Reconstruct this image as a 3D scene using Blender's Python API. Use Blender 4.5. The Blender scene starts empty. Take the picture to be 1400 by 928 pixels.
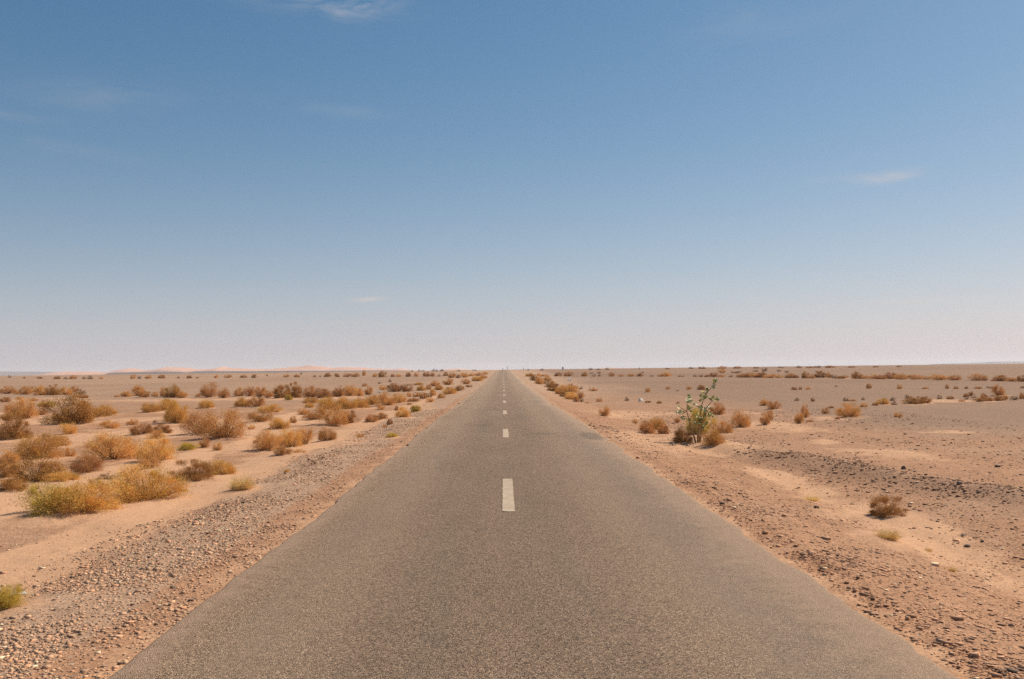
import bpy, math, random
import numpy as np
from mathutils import Matrix, Vector

# ------------------------------------------------------------------ camera, sky, sun, exposure
scene = bpy.context.scene
COL = scene.collection
random.seed(7)
RNG = np.random.default_rng(11)

EYE = np.array([0.0, 0.0, 1.7])
FPX = 1361.0                                   # 35 mm on a 36 mm sensor, in pixels of a 1400 px wide frame
_Z = np.array([-0.0119, 1.0, 0.02968]); _Z /= np.linalg.norm(_Z)      # world up in camera axes (right, up, forward)
_D = np.array([-12.0, -40.54, 1361.0]); _D -= _Z * _D.dot(_Z); _D /= np.linalg.norm(_D)   # road direction
_X = np.cross(_Z, _D) * -1.0
_X = np.cross(_D, _Z)
# camera axes here are (right, up, forward), a left-handed triple: flip so that X points to the right
if _X[0] < 0:
    _X = -_X

cam_d = bpy.data.cameras.new("camera")
cam_d.lens = 35.0
cam_d.sensor_width = 36.0
cam_d.clip_start = 0.05
cam_d.clip_end = 40000
cam = bpy.data.objects.new("camera", cam_d)
COL.objects.link(cam)
R = Vector((_X[0], _D[0], _Z[0])); U = Vector((_X[1], _D[1], _Z[1])); F = Vector((_X[2], _D[2], _Z[2]))
cam.matrix_world = Matrix((
    (R.x, U.x, -F.x, EYE[0]),
    (R.y, U.y, -F.y, EYE[1]),
    (R.z, U.z, -F.z, EYE[2]),
    (0, 0, 0, 1)))
scene.camera = cam

SUN_EL, SUN_AZ = math.radians(45), math.radians(53)      # azimuth measured clockwise from the road direction (+Y)
EXPOSURE = 0.22
SKY_STRENGTH = 0.1
SUN_STRENGTH = 5.0

scene.view_settings.view_transform = 'Standard'
scene.view_settings.look = 'None'
scene.view_settings.exposure = EXPOSURE
scene.view_settings.gamma = 1.0
scene.view_settings.use_curve_mapping = False
scene.render.engine = 'CYCLES'
scene.cycles.use_denoising = False
scene.cycles.max_bounces = 6
scene.cycles.volume_bounces = 1


def pix_dir(px, py):
    d = np.array([px - 700.0, 464.0 - py, FPX])
    w = np.array([d.dot(_X), d.dot(_D), d.dot(_Z)])
    return w / np.linalg.norm(w)


# ---- world
world = bpy.data.worlds.new("World")
scene.world = world
world.use_nodes = True
wn, wl = world.node_tree.nodes, world.node_tree.links
wn.clear()
w_out = wn.new("ShaderNodeOutputWorld")
w_bg = wn.new("ShaderNodeBackground")
w_bg.inputs["Strength"].default_value = SKY_STRENGTH
wl.new(w_bg.outputs[0], w_out.inputs["Surface"])
sky = wn.new("ShaderNodeTexSky")
sky.sky_type = 'NISHITA'
sky.sun_disc = False
sky.sun_elevation = SUN_EL
sky.sun_rotation = SUN_AZ
sky.altitude = 700
sky.air_density = 1.0
sky.dust_density = 1.2
sky.ozone_density = 1.0
w_tc = wn.new("ShaderNodeTexCoord")


def wmath(op, a, b=None, c=None, clamp=False):
    n = wn.new("ShaderNodeMath"); n.operation = op; n.use_clamp = clamp
    for i, v in enumerate((a, b, c)):
        if v is None:
            continue
        if isinstance(v, (int, float)):
            n.inputs[i].default_value = v
        else:
            wl.new(v, n.inputs[i])
    return n.outputs[0]


def wdot(vec):
    n = wn.new("ShaderNodeVectorMath"); n.operation = 'DOT_PRODUCT'
    wl.new(w_tc.outputs["Generated"], n.inputs[0])
    n.inputs[1].default_value = tuple(float(v) for v in vec)
    return n.outputs["Value"]


# film-like contrast of the sky (a power curve per channel), then a dusty layer close to the horizon
SKY_K, SKY_P = (0.552, 0.578, 0.632), (1.219, 0.926, 0.827)
EXPO_LIN = SKY_STRENGTH * 2 ** EXPOSURE
w_sc = wn.new("ShaderNodeSeparateColor"); wl.new(sky.outputs[0], w_sc.inputs[0])
w_cc = wn.new("ShaderNodeCombineColor")
for ch in range(3):
    v = wmath('POWER', wmath('MULTIPLY', w_sc.outputs[ch], EXPO_LIN), SKY_P[ch])
    wl.new(wmath('MULTIPLY', v, SKY_K[ch] / EXPO_LIN), w_cc.inputs[ch])
w_sep = wn.new("ShaderNodeSeparateXYZ"); wl.new(w_tc.outputs["Generated"], w_sep.inputs[0])
elev = w_sep.outputs["Z"]
dust = wmath('POWER', 2.718, wmath('MULTIPLY', wmath('POWER', wmath('MULTIPLY', wmath('MAXIMUM', elev, 0.0), 9.68), 1.163), -1.0))
dust = wmath('MULTIPLY', dust, 0.66)
w_dust = wn.new("ShaderNodeMix"); w_dust.data_type = 'RGBA'
wl.new(dust, w_dust.inputs["Factor"])
wl.new(w_cc.outputs[0], w_dust.inputs["A"])
w_dust.inputs["B"].default_value = (0.712 / EXPO_LIN, 0.630 / EXPO_LIN, 0.690 / EXPO_LIN, 1)
sky_col = w_dust.outputs["Result"]

# thin cirrus, each fixed to its own direction of the sky
w_map = wn.new("ShaderNodeMapping"); wl.new(w_tc.outputs["Generated"], w_map.inputs["Vector"])
w_map.inputs["Scale"].default_value = (9, 9, 42)
w_no = wn.new("ShaderNodeTexNoise"); wl.new(w_map.outputs[0], w_no.inputs["Vector"])
w_no.inputs["Scale"].default_value = 1.6; w_no.inputs["Detail"].default_value = 6; w_no.inputs["Roughness"].default_value = 0.6
w_no.inputs["Distortion"].default_value = 0.6


def cloud(px, py, hw, hh, amount, tilt=0.0, col=(5.2, 4.9, 4.9, 1), soft=1.0):
    global sky_col
    c = pix_dir(px, py)
    r = np.cross(c, [0, 0, 1]); r /= np.linalg.norm(r)
    u = np.cross(r, c)
    ct, st = math.cos(tilt), math.sin(tilt)
    r2, u2 = r * ct + u * st, u * ct - r * st
    a = wmath('MULTIPLY', wdot(r2), FPX / hw); b = wmath('MULTIPLY', wdot(u2), FPX / hh)
    front = wmath('GREATER_THAN', wdot(c), 0.3)
    d2 = wmath('ADD', wmath('MULTIPLY', a, a), wmath('MULTIPLY', b, b))
    m = wmath('POWER', 2.718, wmath('MULTIPLY', d2, -1.0))
    nz = wmath('MULTIPLY', wmath('SUBTRACT', w_no.outputs[0], 0.36), 3.2, clamp=True)
    m = wmath('MULTIPLY', wmath('MULTIPLY', m, front), wmath('MULTIPLY', nz, amount))
    mx = wn.new("ShaderNodeMix"); mx.data_type = 'RGBA'
    wl.new(m, mx.inputs["Factor"]); wl.new(sky_col, mx.inputs["A"]); mx.inputs["B"].default_value = col
    sky_col = mx.outputs["Result"]


cloud(440, 2, 80, 17, 0.40, -0.05)
cloud(500, 8, 40, 14, 0.35, 0.25)
cloud(1215, 243, 34, 7, 0.55, 0.08)
cloud(1160, 244, 60, 6, 0.22, 0.03)
cloud(502, 410, 24, 3.2, 0.75, 0.06, (6.0, 5.2, 4.8, 1))
cloud(1250, 411, 50, 4, 0.3, 0.0, (6.0, 5.4, 5.1, 1))
cloud(455, 150, 75, 8, 0.13, -0.08)
cloud(140, 130, 110, 20, 0.10, 0.05)
cloud(30, 160, 50, 5, 0.16, -0.06)
cloud(100, 205, 70, 6, 0.14, -0.1)
cloud(1040, 35, 90, 26, 0.09, 0.05)
wl.new(sky_col, w_bg.inputs["Color"])

# ---- sun
sun_d = bpy.data.lights.new("sun", 'SUN')
sun_d.energy = SUN_STRENGTH
sun_d.angle = math.radians(0.53)
sun_d.color = (1.0, 0.90, 0.745)
sun = bpy.data.objects.new("sun", sun_d)
COL.objects.link(sun)
sdir = Vector((math.cos(SUN_EL) * math.sin(SUN_AZ), math.cos(SUN_EL) * math.cos(SUN_AZ), math.sin(SUN_EL)))
sun.rotation_euler = sdir.to_track_quat('Z', 'Y').to_euler()
sun.location = (40, 20, 60)


# ------------------------------------------------------------------ helpers
def link_mesh(name, verts, faces, mat=None, parent=None, cols=None, smooth=False, attrs=None):
    """verts (n,3) array, faces (m,k) array of one arity -> ONE mesh object"""
    verts = np.asarray(verts, dtype=np.float32); faces = np.asarray(faces, dtype=np.int32)
    me = bpy.data.meshes.new(name)
    m, k = faces.shape
    me.vertices.add(len(verts)); me.vertices.foreach_set("co", verts.ravel())
    me.loops.add(m * k); me.loops.foreach_set("vertex_index", faces.ravel())
    me.polygons.add(m)
    me.polygons.foreach_set("loop_start", np.arange(0, m * k, k, dtype=np.int32))
    me.polygons.foreach_set("loop_total", np.full(m, k, dtype=np.int32))
    if smooth:
        me.polygons.foreach_set("use_smooth", np.ones(m, dtype=bool))
    me.update(calc_edges=True)
    if cols is not None:
        ca = me.color_attributes.new("tint", 'FLOAT_COLOR', 'POINT')
        c4 = np.ones((len(verts), 4), dtype=np.float32); c4[:, :3] = cols
        ca.data.foreach_set("color", c4.ravel())
    for an, av in (attrs or {}).items():
        at = me.attributes.new(an, 'FLOAT', 'POINT')
        at.data.foreach_set("value", np.asarray(av, dtype=np.float32))
    if mat is not None:
        me.materials.append(mat)
    ob = bpy.data.objects.new(name, me)
    COL.objects.link(ob)
    if parent is not None:
        ob.parent = parent
    return ob


def tag(o, label=None, cat=None, group=None, kind=None):
    if label: o["label"] = label
    if cat: o["category"] = cat
    if group: o["group"] = group
    if kind: o["kind"] = kind
    return o


def empty(name, loc):
    o = bpy.data.objects.new(name, None)
    o.empty_display_size = 0.2
    o.location = loc
    COL.objects.link(o)
    return o


def _hash(ix, iy, seed):
    h = (ix.astype(np.int64) * 374761393 + iy.astype(np.int64) * 668265263 + seed * 1442695041) & 0xFFFFFFFF
    h = ((h ^ (h >> 13)) * 1274126177) & 0xFFFFFFFF
    h = h ^ (h >> 16)
    return (h & 0xFFFF) / 65535.0


def vnoise(x, y, seed=0):
    x = np.asarray(x, dtype=np.float64); y = np.asarray(y, dtype=np.float64)
    x0 = np.floor(x); y0 = np.floor(y)
    fx = x - x0; fy = y - y0
    fx = fx * fx * (3 - 2 * fx); fy = fy * fy * (3 - 2 * fy)
    ix = x0.astype(np.int64); iy = y0.astype(np.int64)
    a = _hash(ix, iy, seed); b = _hash(ix + 1, iy, seed); c = _hash(ix, iy + 1, seed); d = _hash(ix + 1, iy + 1, seed)
    return (a * (1 - fx) + b * fx) * (1 - fy) + (c * (1 - fx) + d * fx) * fy


def fbm(x, y, seed=0, oct=4):
    s = 0; a = 0.5; t = 0
    for i in range(oct):
        s = s + a * vnoise(np.asarray(x) * 2 ** i, np.asarray(y) * 2 ** i, seed + i * 17); t += a; a *= 0.5
    return s / t


def sstep(a, b, v):
    t = np.clip((np.asarray(v, dtype=np.float64) - a) / (b - a), 0, 1)
    return t * t * (3 - 2 * t)


ROAD_L, ROAD_R = -2.2, 2.5


def rise(y):
    return 1.45 * sstep(40, 380, y)


def left_edge(y):
    bite = 0.22 * np.clip((vnoise(np.asarray(y) * 0.75, np.asarray(y) * 0 + 5.5, 12) - 0.70) / 0.3, 0, 1)
    return ROAD_L + bite - 0.12 * sstep(6, 30, y) + 0.10 * (fbm(np.asarray(y) * 2.4, np.asarray(y) * 0 + 3.3, 5, 4) - 0.5) + 0.10 * (vnoise(np.asarray(y) * 0.25, np.asarray(y) * 0, 8) - 0.5)


def right_edge(y):
    bite = 0.30 * np.clip((vnoise(np.asarray(y) * 0.6, np.asarray(y) * 0 + 7.5, 13) - 0.66) / 0.34, 0, 1)
    return ROAD_R - bite + 0.20 * (fbm(np.asarray(y) * 1.6, np.asarray(y) * 0 + 1.3, 6, 6) - 0.5) + 0.16 * (vnoise(np.asarray(y) * 0.2, np.asarray(y) * 0, 9) - 0.5) - 0.06 * sstep(12, 30, y)


def road_z(x, y):
    return rise(y) + 0.03 * (1 - (np.asarray(x) / 2.6) ** 2)


BERM = np.array([[7.9, 10.0], [7.2, 13.7], [6.6, 16.5], [5.9, 19.5], [5.2, 22.5], [4.9, 28.0]])


def berm_dist(x, y):
    """distance across the stony berm on the right, and how strong it is there"""
    xb = np.interp(y, BERM[:, 1], BERM[:, 0])
    s = sstep(7, 10, y) * (1 - sstep(24, 32, y))
    return x - xb, s


def height(x, y, detail=True):
    x = np.asarray(x, dtype=np.float64); y = np.asarray(y, dtype=np.float64)
    z = rise(y)
    near = 1 - sstep(70, 180, y)
    # left of the road
    prof_l = np.interp(-x, [0, 2.0, 2.1, 2.6, 3.6, 4.6, 5.6, 7.5, 12, 40, 1e5], [-.12, -.12, -.03, -.035, -.09, -.18, -.24, -.22, -.24, -.20, -.1])
    prof_r = np.interp(x, [0, 2.2, 2.42, 2.7, 3.2, 4.1, 4.75, 5.2, 6.2, 8, 14, 40, 1e5], [-.12, -.12, -0.012, 0.002, -.055, -.19, -.28, -.26, -.21, -.2, -.22, -.15, -.08])
    prof = np.where(x < 0, prof_l, prof_r)
    z = z + prof * (0.25 + 0.75 * near)
    off = sstep(2.6, 4.2, np.abs(x))
    z = z + off * near * (0.16 * (fbm(x * 0.22, y * 0.22, 21, 3) - 0.5) + 0.09 * (fbm(x * 0.9, y * 0.9, 31, 3) - 0.5))
    bx, bs = berm_dist(x, y)
    z = z + np.where(x > 3.5, bs * 0.13 * np.exp(-(bx / 0.55) ** 2) * (0.5 + fbm(x * 1.3, y * 1.3, 41, 3)), 0)
    far = sstep(70, 200, y)
    z = z + far * off * 0.22 * (fbm(x * 0.012, y * 0.03, 51, 3) - 0.5)
    if detail:
        z = z + np.where(x > 2.6, sstep(2.6, 2.9, x) * (1 - sstep(4.2, 5.0, x)) * (1 - sstep(20, 45, y)) * 0.05 * (fbm(x * 5.0, y * 0.35, 67, 3) - 0.5), 0)
        n2 = sstep(2.15, 2.5, np.abs(x)) * (1 - sstep(25, 60, y))
        z = z + n2 * 0.035 * (fbm(x * 4.2, y * 4.2, 61, 4) - 0.5)
    return z


_TS = 4.0 * 1.004 ** np.arange(1800)


def ground_at(px, py, back=0.0):
    """first hit of the ray through this spot of the view with the terrain"""
    d = pix_dir(px, py)
    P = EYE + d * _TS[:, None]
    under = P[:, 2] - height(P[:, 0], P[:, 1], False)
    k = int(np.argmax(under < 0)) if (under < 0).any() else len(_TS) - 1
    if k > 0 and under[k] < 0:
        f = under[k - 1] / (under[k - 1] - under[k])
        t = _TS[k - 1] + (_TS[k] - _TS[k - 1]) * f
    else:
        t = _TS[k]
    q = EYE + d * (t + back)
    return np.array([q[0], q[1], float(height(q[0], q[1]))]), t


# ------------------------------------------------------------------ materials
class NT:
    def __init__(self, name):
        self.m = bpy.data.materials.new(name); self.m.use_nodes = True
        self.n = self.m.node_tree.nodes; self.l = self.m.node_tree.links
        self.bsdf = self.n["Principled BSDF"]
        self.bsdf.inputs["Specular IOR Level"].default_value = 0.25
        self.tc = self.n.new("ShaderNodeTexCoord")

    def link(self, a, b): self.l.new(a, b)

    def val(self, sock, v):
        if isinstance(v, (int, float, tuple)): sock.default_value = v
        else: self.l.new(v, sock)

    def math(self, op, a, b=None, c=None, clamp=False):
        n = self.n.new("ShaderNodeMath"); n.operation = op; n.use_clamp = clamp
        for i, v in enumerate((a, b, c)):
            if v is not None: self.val(n.inputs[i], v)
        return n.outputs[0]

    def noise(self, scale, detail=4, rough=0.55, vec=None, sc=None, out=0):
        v = vec or self.tc.outputs["Object"]
        if sc:
            mp = self.n.new("ShaderNodeMapping"); self.l.new(v, mp.inputs["Vector"]); mp.inputs["Scale"].default_value = sc; v = mp.outputs[0]
        n = self.n.new("ShaderNodeTexNoise"); self.l.new(v, n.inputs["Vector"])
        n.inputs["Scale"].default_value = scale; n.inputs["Detail"].default_value = detail; n.inputs["Roughness"].default_value = rough
        return n.outputs[out]

    def voronoi(self, scale, feature='F1', rnd=1.0):
        n = self.n.new("ShaderNodeTexVoronoi"); n.feature = feature
        self.l.new(self.tc.outputs["Object"], n.inputs["Vector"])
        n.inputs["Scale"].default_value = scale; n.inputs["Randomness"].default_value = rnd
        return n

    def mix(self, fac, a, b, mode='MIX'):
        n = self.n.new("ShaderNodeMix"); n.data_type = 'RGBA'; n.blend_type = mode
        self.val(n.inputs["Factor"], fac); self.val(n.inputs["A"], a); self.val(n.inputs["B"], b)
        return n.outputs["Result"]

    def ramp(self, fac, stops, interp='LINEAR'):
        n = self.n.new("ShaderNodeValToRGB"); self.val(n.inputs[0], fac)
        cr = n.color_ramp; cr.interpolation = interp
        while len(cr.elements) < len(stops): cr.elements.new(0.5)
        for e, (p, c) in zip(cr.elements, stops):
            e.position = p; e.color = c if len(c) == 4 else (*c, 1)
        return n.outputs[0]

    def attr(self, name, out="Fac"):
        n = self.n.new("ShaderNodeAttribute"); n.attribute_name = name
        return n.outputs[out]

    def step(self, v, lo, hi):
        n = self.n.new("ShaderNodeMapRange"); n.interpolation_type = 'SMOOTHSTEP'
        self.val(n.inputs["Value"], v); n.inputs["From Min"].default_value = lo; n.inputs["From Max"].default_value = hi
        return n.outputs[0]

    def bump(self, h, strength, dist):
        n = self.n.new("ShaderNodeBump"); n.inputs["Strength"].default_value = strength; n.inputs["Distance"].default_value = dist
        self.val(n.inputs["Height"], h); self.l.new(n.outputs[0], self.bsdf.inputs["Normal"])


def ground_material():
    t = NT("desert_ground")
    sand = t.attr("sand"); grav = t.attr("gravel")
    nA = t.noise(0.35, 6, 0.6); nB = t.noise(2.3, 6, 0.65); nC = t.noise(11, 6, 0.7); nF = t.noise(0.03, 5, 0.6, sc=(0.35, 1, 1))
    earth = t.ramp(nB, [(0.25, (0.320, 0.166, 0.093)), (0.5, (0.390, 0.208, 0.119)), (0.75, (0.455, 0.250, 0.146))])
    stony = t.ramp(nC, [(0.2, (0.335, 0.205, 0.133)), (0.5, (0.430, 0.268, 0.175)), (0.8, (0.54, 0.350, 0.234))])
    base = t.mix(t.step(t.math('ADD', grav, t.math('MULTIPLY', t.math('SUBTRACT', nA, 0.5), 0.9)), 0.30, 0.72), earth, stony)
    base = t.mix(t.attr("plain"), base, t.mix(nC, (0.230, 0.138, 0.091, 1), (0.285, 0.173, 0.115, 1)))
    base = t.mix(t.math('MULTIPLY', t.step(nF, 0.48, 0.64), 0.28), base, (0.36, 0.215, 0.140, 1))
    # loose sand
    sandc = t.ramp(nC, [(0.25, (0.50, 0.285, 0.165)), (0.6, (0.575, 0.332, 0.195)), (0.85, (0.64, 0.385, 0.235))])
    sm = t.step(t.math('ADD', sand, t.math('MULTIPLY', t.math('SUBTRACT', nB, 0.5), 0.75)), 0.32, 0.68)
    base = t.mix(sm, base, sandc)
    # small stones, dark varnished and pale ones
    v = t.voronoi(26.0)
    vc = t.n.new("ShaderNodeSeparateColor"); t.link(v.outputs["Color"], vc.inputs[0])
    inside = t.math('LESS_THAN', v.outputs["Distance"], t.math('MULTIPLY', vc.outputs["Red"], 0.46))
    pick = t.math('GREATER_THAN', vc.outputs["Green"], t.math('SUBTRACT', 0.86, t.math('MULTIPLY', grav, 0.5)))
    sp = t.math('MULTIPLY', t.math('MULTIPLY', inside, pick), t.math('SUBTRACT', 1.0, t.math('MULTIPLY', sm, 0.85)))
    stone_c = t.ramp(vc.outputs["Blue"], [(0.0, (0.075, 0.055, 0.043)), (0.45, (0.18, 0.12, 0.085)), (0.8, (0.33, 0.22, 0.15)), (1.0, (0.52, 0.42, 0.32))])
    base = t.mix(t.math('MULTIPLY', sp, 0.85), base, stone_c)
    v2 = t.voronoi(75.0)
    v2c = t.n.new("ShaderNodeSeparateColor"); t.link(v2.outputs["Color"], v2c.inputs[0])
    fine = t.ramp(v2c.outputs["Red"], [(0.0, (0.5, 0.5, 0.5)), (0.5, (0.97, 0.97, 0.97)), (1.0, (1.45, 1.42, 1.38))])
    base = t.mix(t.math('SUBTRACT', 0.75, t.math('MULTIPLY', sm, 0.5)), base, fine, 'MULTIPLY')
    t.link(base, t.bsdf.inputs["Base Color"])
    t.bsdf.inputs["Roughness"].default_value = 0.95
    t.bsdf.inputs["Specular IOR Level"].default_value = 0.1
    hgt = t.math('ADD', t.math('MULTIPLY', nC, 0.6), t.math('ADD', t.math('MULTIPLY', sp, 0.5), t.math('MULTIPLY', v2c.outputs["Red"], 0.25)))
    t.bump(hgt, 0.7, 0.03)
    return t.m


def asphalt_material():
    t = NT("worn_asphalt")
    side = t.attr("side")                     # 0 inside the lanes, 1 at the very edge
    geo = t.n.new("ShaderNodeSeparateXYZ"); t.link(t.tc.outputs["Object"], geo.inputs[0])
    x = geo.outputs["X"]
    v = t.voronoi(135.0)
    vs = t.n.new("ShaderNodeSeparateColor"); t.link(v.outputs["Color"], vs.inputs[0])
    chip = t.ramp(vs.outputs["Red"], [(0.0, (0.042, 0.025, 0.015)), (0.22, (0.150, 0.091, 0.054)), (0.6, (0.385, 0.238, 0.144)), (0.9, (0.62, 0.395, 0.250)), (1.0, (0.85, 0.62, 0.43))])
    n1 = t.noise(26, 5, 0.7); n2 = t.noise(0.9, 5, 0.6, sc=(2.2, 0.10, 1)); n3 = t.noise(3.0, 6, 0.65)
    chip = t.mix(0.14, chip, t.ramp(n1, [(0.3, (0.132, 0.085, 0.055)), (0.7, (0.275, 0.178, 0.115))]))
    # wheel tracks and the two dark lanes of bled bitumen beside the centre line
    def band(c, w):
        d = t.math('DIVIDE', t.math('SUBTRACT', x, c), w)
        return t.math('POWER', 2.718, t.math('MULTIPLY', t.math('MULTIPLY', d, d), -1.0))
    dark = t.math('ADD', band(-0.55, 0.60), band(0.50, 0.62))
    dark = t.math('MULTIPLY', dark, t.math('ADD', 0.25, t.math('MULTIPLY', n2, 0.75)))
    chip = t.mix(t.math('MULTIPLY', dark, 0.85), chip, (0.58, 0.62, 0.67, 1), 'MULTIPLY')
    pale = t.math('MULTIPLY', t.math('ADD', band(-1.45, 0.40), band(1.6, 0.55)), t.math('MULTIPLY', n2, 0.6))
    chip = t.mix(pale, chip, (0.31, 0.225, 0.160, 1))
    cool = t.math('MULTIPLY', band(1.95, 0.35), t.math('MULTIPLY', n3, 0.5))
    chip = t.mix(cool, chip, (0.215, 0.175, 0.145, 1))
    # patches and stains
    chip = t.mix(t.math('MULTIPLY', t.step(n3, 0.58, 0.74), 0.25), chip, (0.07, 0.06, 0.052, 1))
    chip = t.mix(t.math('MULTIPLY', t.step(n2, 0.52, 0.72), 0.22), chip, (0.21, 0.165, 0.12, 1))
    # fine cracks, here and there
    vc2 = t.n.new("ShaderNodeTexVoronoi"); vc2.feature = 'DISTANCE_TO_EDGE'
    mp = t.n.new("ShaderNodeMapping"); t.link(t.tc.outputs["Object"], mp.inputs["Vector"]); mp.inputs["Scale"].default_value = (0.9, 0.35, 1)
    wv = t.n.new("ShaderNodeVectorMath"); wv.operation = 'ADD'
    nv = t.n.new("ShaderNodeTexNoise"); t.link(t.tc.outputs["Object"], nv.inputs["Vector"]); nv.inputs["Scale"].default_value = 5; nv.inputs["Detail"].default_value = 5
    sv = t.n.new("ShaderNodeVectorMath"); sv.operation = 'SCALE'; t.link(nv.outputs["Color"], sv.inputs[0]); sv.inputs["Scale"].default_value = 0.22
    t.link(mp.outputs[0], wv.inputs[0]); t.link(sv.outputs[0], wv.inputs[1]); t.link(wv.outputs[0], vc2.inputs["Vector"])
    crk = t.math('LESS_THAN', vc2.outputs["Distance"], 0.0045)
    crk = t.math('MULTIPLY', crk, t.step(t.noise(0.35, 3, 0.5), 0.54, 0.62))
    chip = t.mix(t.math('MULTIPLY', crk, 0.45), chip, (0.05, 0.038, 0.028, 1))
    # drips of oil along the wheel paths, mottled rolling
    nm = t.noise(0.45, 5, 0.62, sc=(1.6, 0.5, 1))
    chip = t.mix(t.math('MULTIPLY', t.step(nm, 0.46, 0.68), 0.3), chip, (0.66, 0.66, 0.68, 1), 'MULTIPLY')
    chip = t.mix(t.math('MULTIPLY', t.step(nm, 0.46, 0.30), 0.22), chip, (0.34, 0.245, 0.170, 1))
    # sand blown over the edges
    sandy = t.step(t.math('ADD', side, t.math('MULTIPLY', t.math('SUBTRACT', t.noise(5, 6, 0.7), 0.5), 1.3)), 0.22, 0.95)
    chip = t.mix(t.math('MULTIPLY', sandy, 0.70), chip, (0.46, 0.300, 0.200, 1))
    # one tar patch close to the right edge
    def blob(cx, cy, rx, ry):
        a = t.math('DIVIDE', t.math('SUBTRACT', x, cx), rx); b = t.math('DIVIDE', t.math('SUBTRACT', geo.outputs["Y"], cy), ry)
        d2 = t.math('ADD', t.math('MULTIPLY', a, a), t.math('MULTIPLY', b, b))
        return t.step(t.math('ADD', d2, t.math('MULTIPLY', t.math('SUBTRACT', n3, 0.5), 2.2)), 1.1, 0.4)
    chip = t.mix(t.math('MULTIPLY', blob(2.2, 25.2, 0.32, 1.7), 0.42), chip, (0.075, 0.062, 0.05, 1))
    chip = t.mix(t.math('MULTIPLY', blob(1.1, 26.0, 0.4, 0.5), 0.2), chip, (0.07, 0.06, 0.05, 1))
    t.link(chip, t.bsdf.inputs["Base Color"])
    t.bsdf.inputs["Roughness"].default_value = 0.9
    t.bsdf.inputs["Specular IOR Level"].default_value = 0.25
    t.bump(t.math('ADD', t.math('MULTIPLY', v.outputs["Distance"], -1.0), t.math('MULTIPLY', n1, 0.6)), 0.9, 0.012)
    return t.m


def paint_material():
    t = NT("worn_road_paint")
    n = t.noise(60, 5, 0.7); n2 = t.noise(6, 5, 0.6)
    v = t.voronoi(85.0)
    c = t.mix(t.step(n2, 0.35, 0.7), (0.42, 0.315, 0.222, 1), (0.50, 0.385, 0.275, 1))
    c = t.mix(t.math('MULTIPLY', t.step(n, 0.54, 0.62), 0.6), c, (0.20, 0.14, 0.095, 1))
    c = t.mix(t.math('MULTIPLY', t.step(t.noise(14, 6, 0.75), 0.58, 0.66), 0.75), c, (0.20, 0.14, 0.095, 1))
    t.link(c, t.bsdf.inputs["Base Color"])
    t.bsdf.inputs["Roughness"].default_value = 0.8
    t.bump(t.math('MULTIPLY', v.outputs["Distance"], -1.0), 0.5, 0.008)
    return t.m


def tint_material(name, rough=0.9, transl=0.0, vary=0.0, spec=0.1):
    """colour from the mesh's own tint, a little different on every object"""
    t = NT(name)
    c = t.attr("tint", "Color")
    if vary:
        oi = t.n.new("ShaderNodeObjectInfo")
        hsv = t.n.new("ShaderNodeHueSaturation"); t.link(c, hsv.inputs["Color"])
        t.val(hsv.inputs["Value"], t.math('ADD', 1 - vary, t.math('MULTIPLY', oi.outputs["Random"], 2 * vary)))
        t.val(hsv.inputs["Hue"], t.math('ADD', 0.494, t.math('MULTIPLY', oi.outputs["Random"], 0.012)))
        c = hsv.outputs[0]
    t.link(c, t.bsdf.inputs["Base Color"])
    t.bsdf.inputs["Roughness"].default_value = rough
    t.bsdf.inputs["Specular IOR Level"].default_value = spec
    if transl:
        tr = t.n.new("ShaderNodeBsdfTranslucent"); t.link(c, tr.inputs["Color"])
        mx = t.n.new("ShaderNodeMixShader"); mx.inputs[0].default_value = transl
        t.link(t.bsdf.outputs[0], mx.inputs[1]); t.link(tr.outputs[0], mx.inputs[2])
        out = t.n["Material Output"]; t.link(mx.outputs[0], out.inputs["Surface"])
    return t.m


def plain_material(name, col, rough=0.8, nscale=30, amt=0.25):
    t = NT(name)
    n = t.noise(nscale, 4, 0.6)
    t.link(t.mix(n, tuple(v * (1 - amt) for v in col) + (1,), tuple(min(1, v * (1 + amt)) for v in col) + (1,)), t.bsdf.inputs["Base Color"])
    t.bsdf.inputs["Roughness"].default_value = rough
    t.bump(n, 0.3, 0.01)
    return t.m


M_GROUND = ground_material()
M_ROAD = asphalt_material()
M_PAINT = paint_material()
M_TWIG = tint_material("dry_twigs", 0.9, 0.17, 0.12)
M_BRANCH = tint_material("dry_branches", 0.9, 0.0, 0.10)
M_PEBBLE = tint_material("gravel_stone", 0.85, 0.0, 0.0, 0.2)
M_LEAF = tint_material("waxy_leaves", 0.55, 0.18, 0.0, 0.35)
M_DUNE = plain_material("dune_sand", (0.60, 0.315, 0.205), 0.95, 0.004, 0.12)
M_HILL = plain_material("far_hill_rock", (0.17, 0.13, 0.12), 0.95, 0.003, 0.2)
M_MIRAGE = plain_material("dark_mirage_streak", (0.12, 0.09, 0.08), 0.95, 0.01, 0.2)  # dark colour for the mirage streak below the dunes
M_POST = plain_material("dark_painted_steel", (0.05, 0.045, 0.045), 0.6, 8, 0.2)
M_WHITE = plain_material("white_litter", (0.80, 0.78, 0.74), 0.5, 40, 0.08)
M_PLASTIC = plain_material("thin_white_plastic", (0.85, 0.84, 0.82), 0.45, 40, 0.05)
_n = M_PLASTIC.node_tree
_tr = _n.nodes.new("ShaderNodeBsdfTranslucent"); _tr.inputs[0].default_value = (0.85, 0.84, 0.82, 1)
_mx = _n.nodes.new("ShaderNodeMixShader"); _mx.inputs[0].default_value = 0.5
_n.links.new(_n.nodes["Principled BSDF"].outputs[0], _mx.inputs[1]); _n.links.new(_tr.outputs[0], _mx.inputs[2])
_n.links.new(_mx.outputs[0], _n.nodes["Material Output"].inputs["Surface"])
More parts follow.
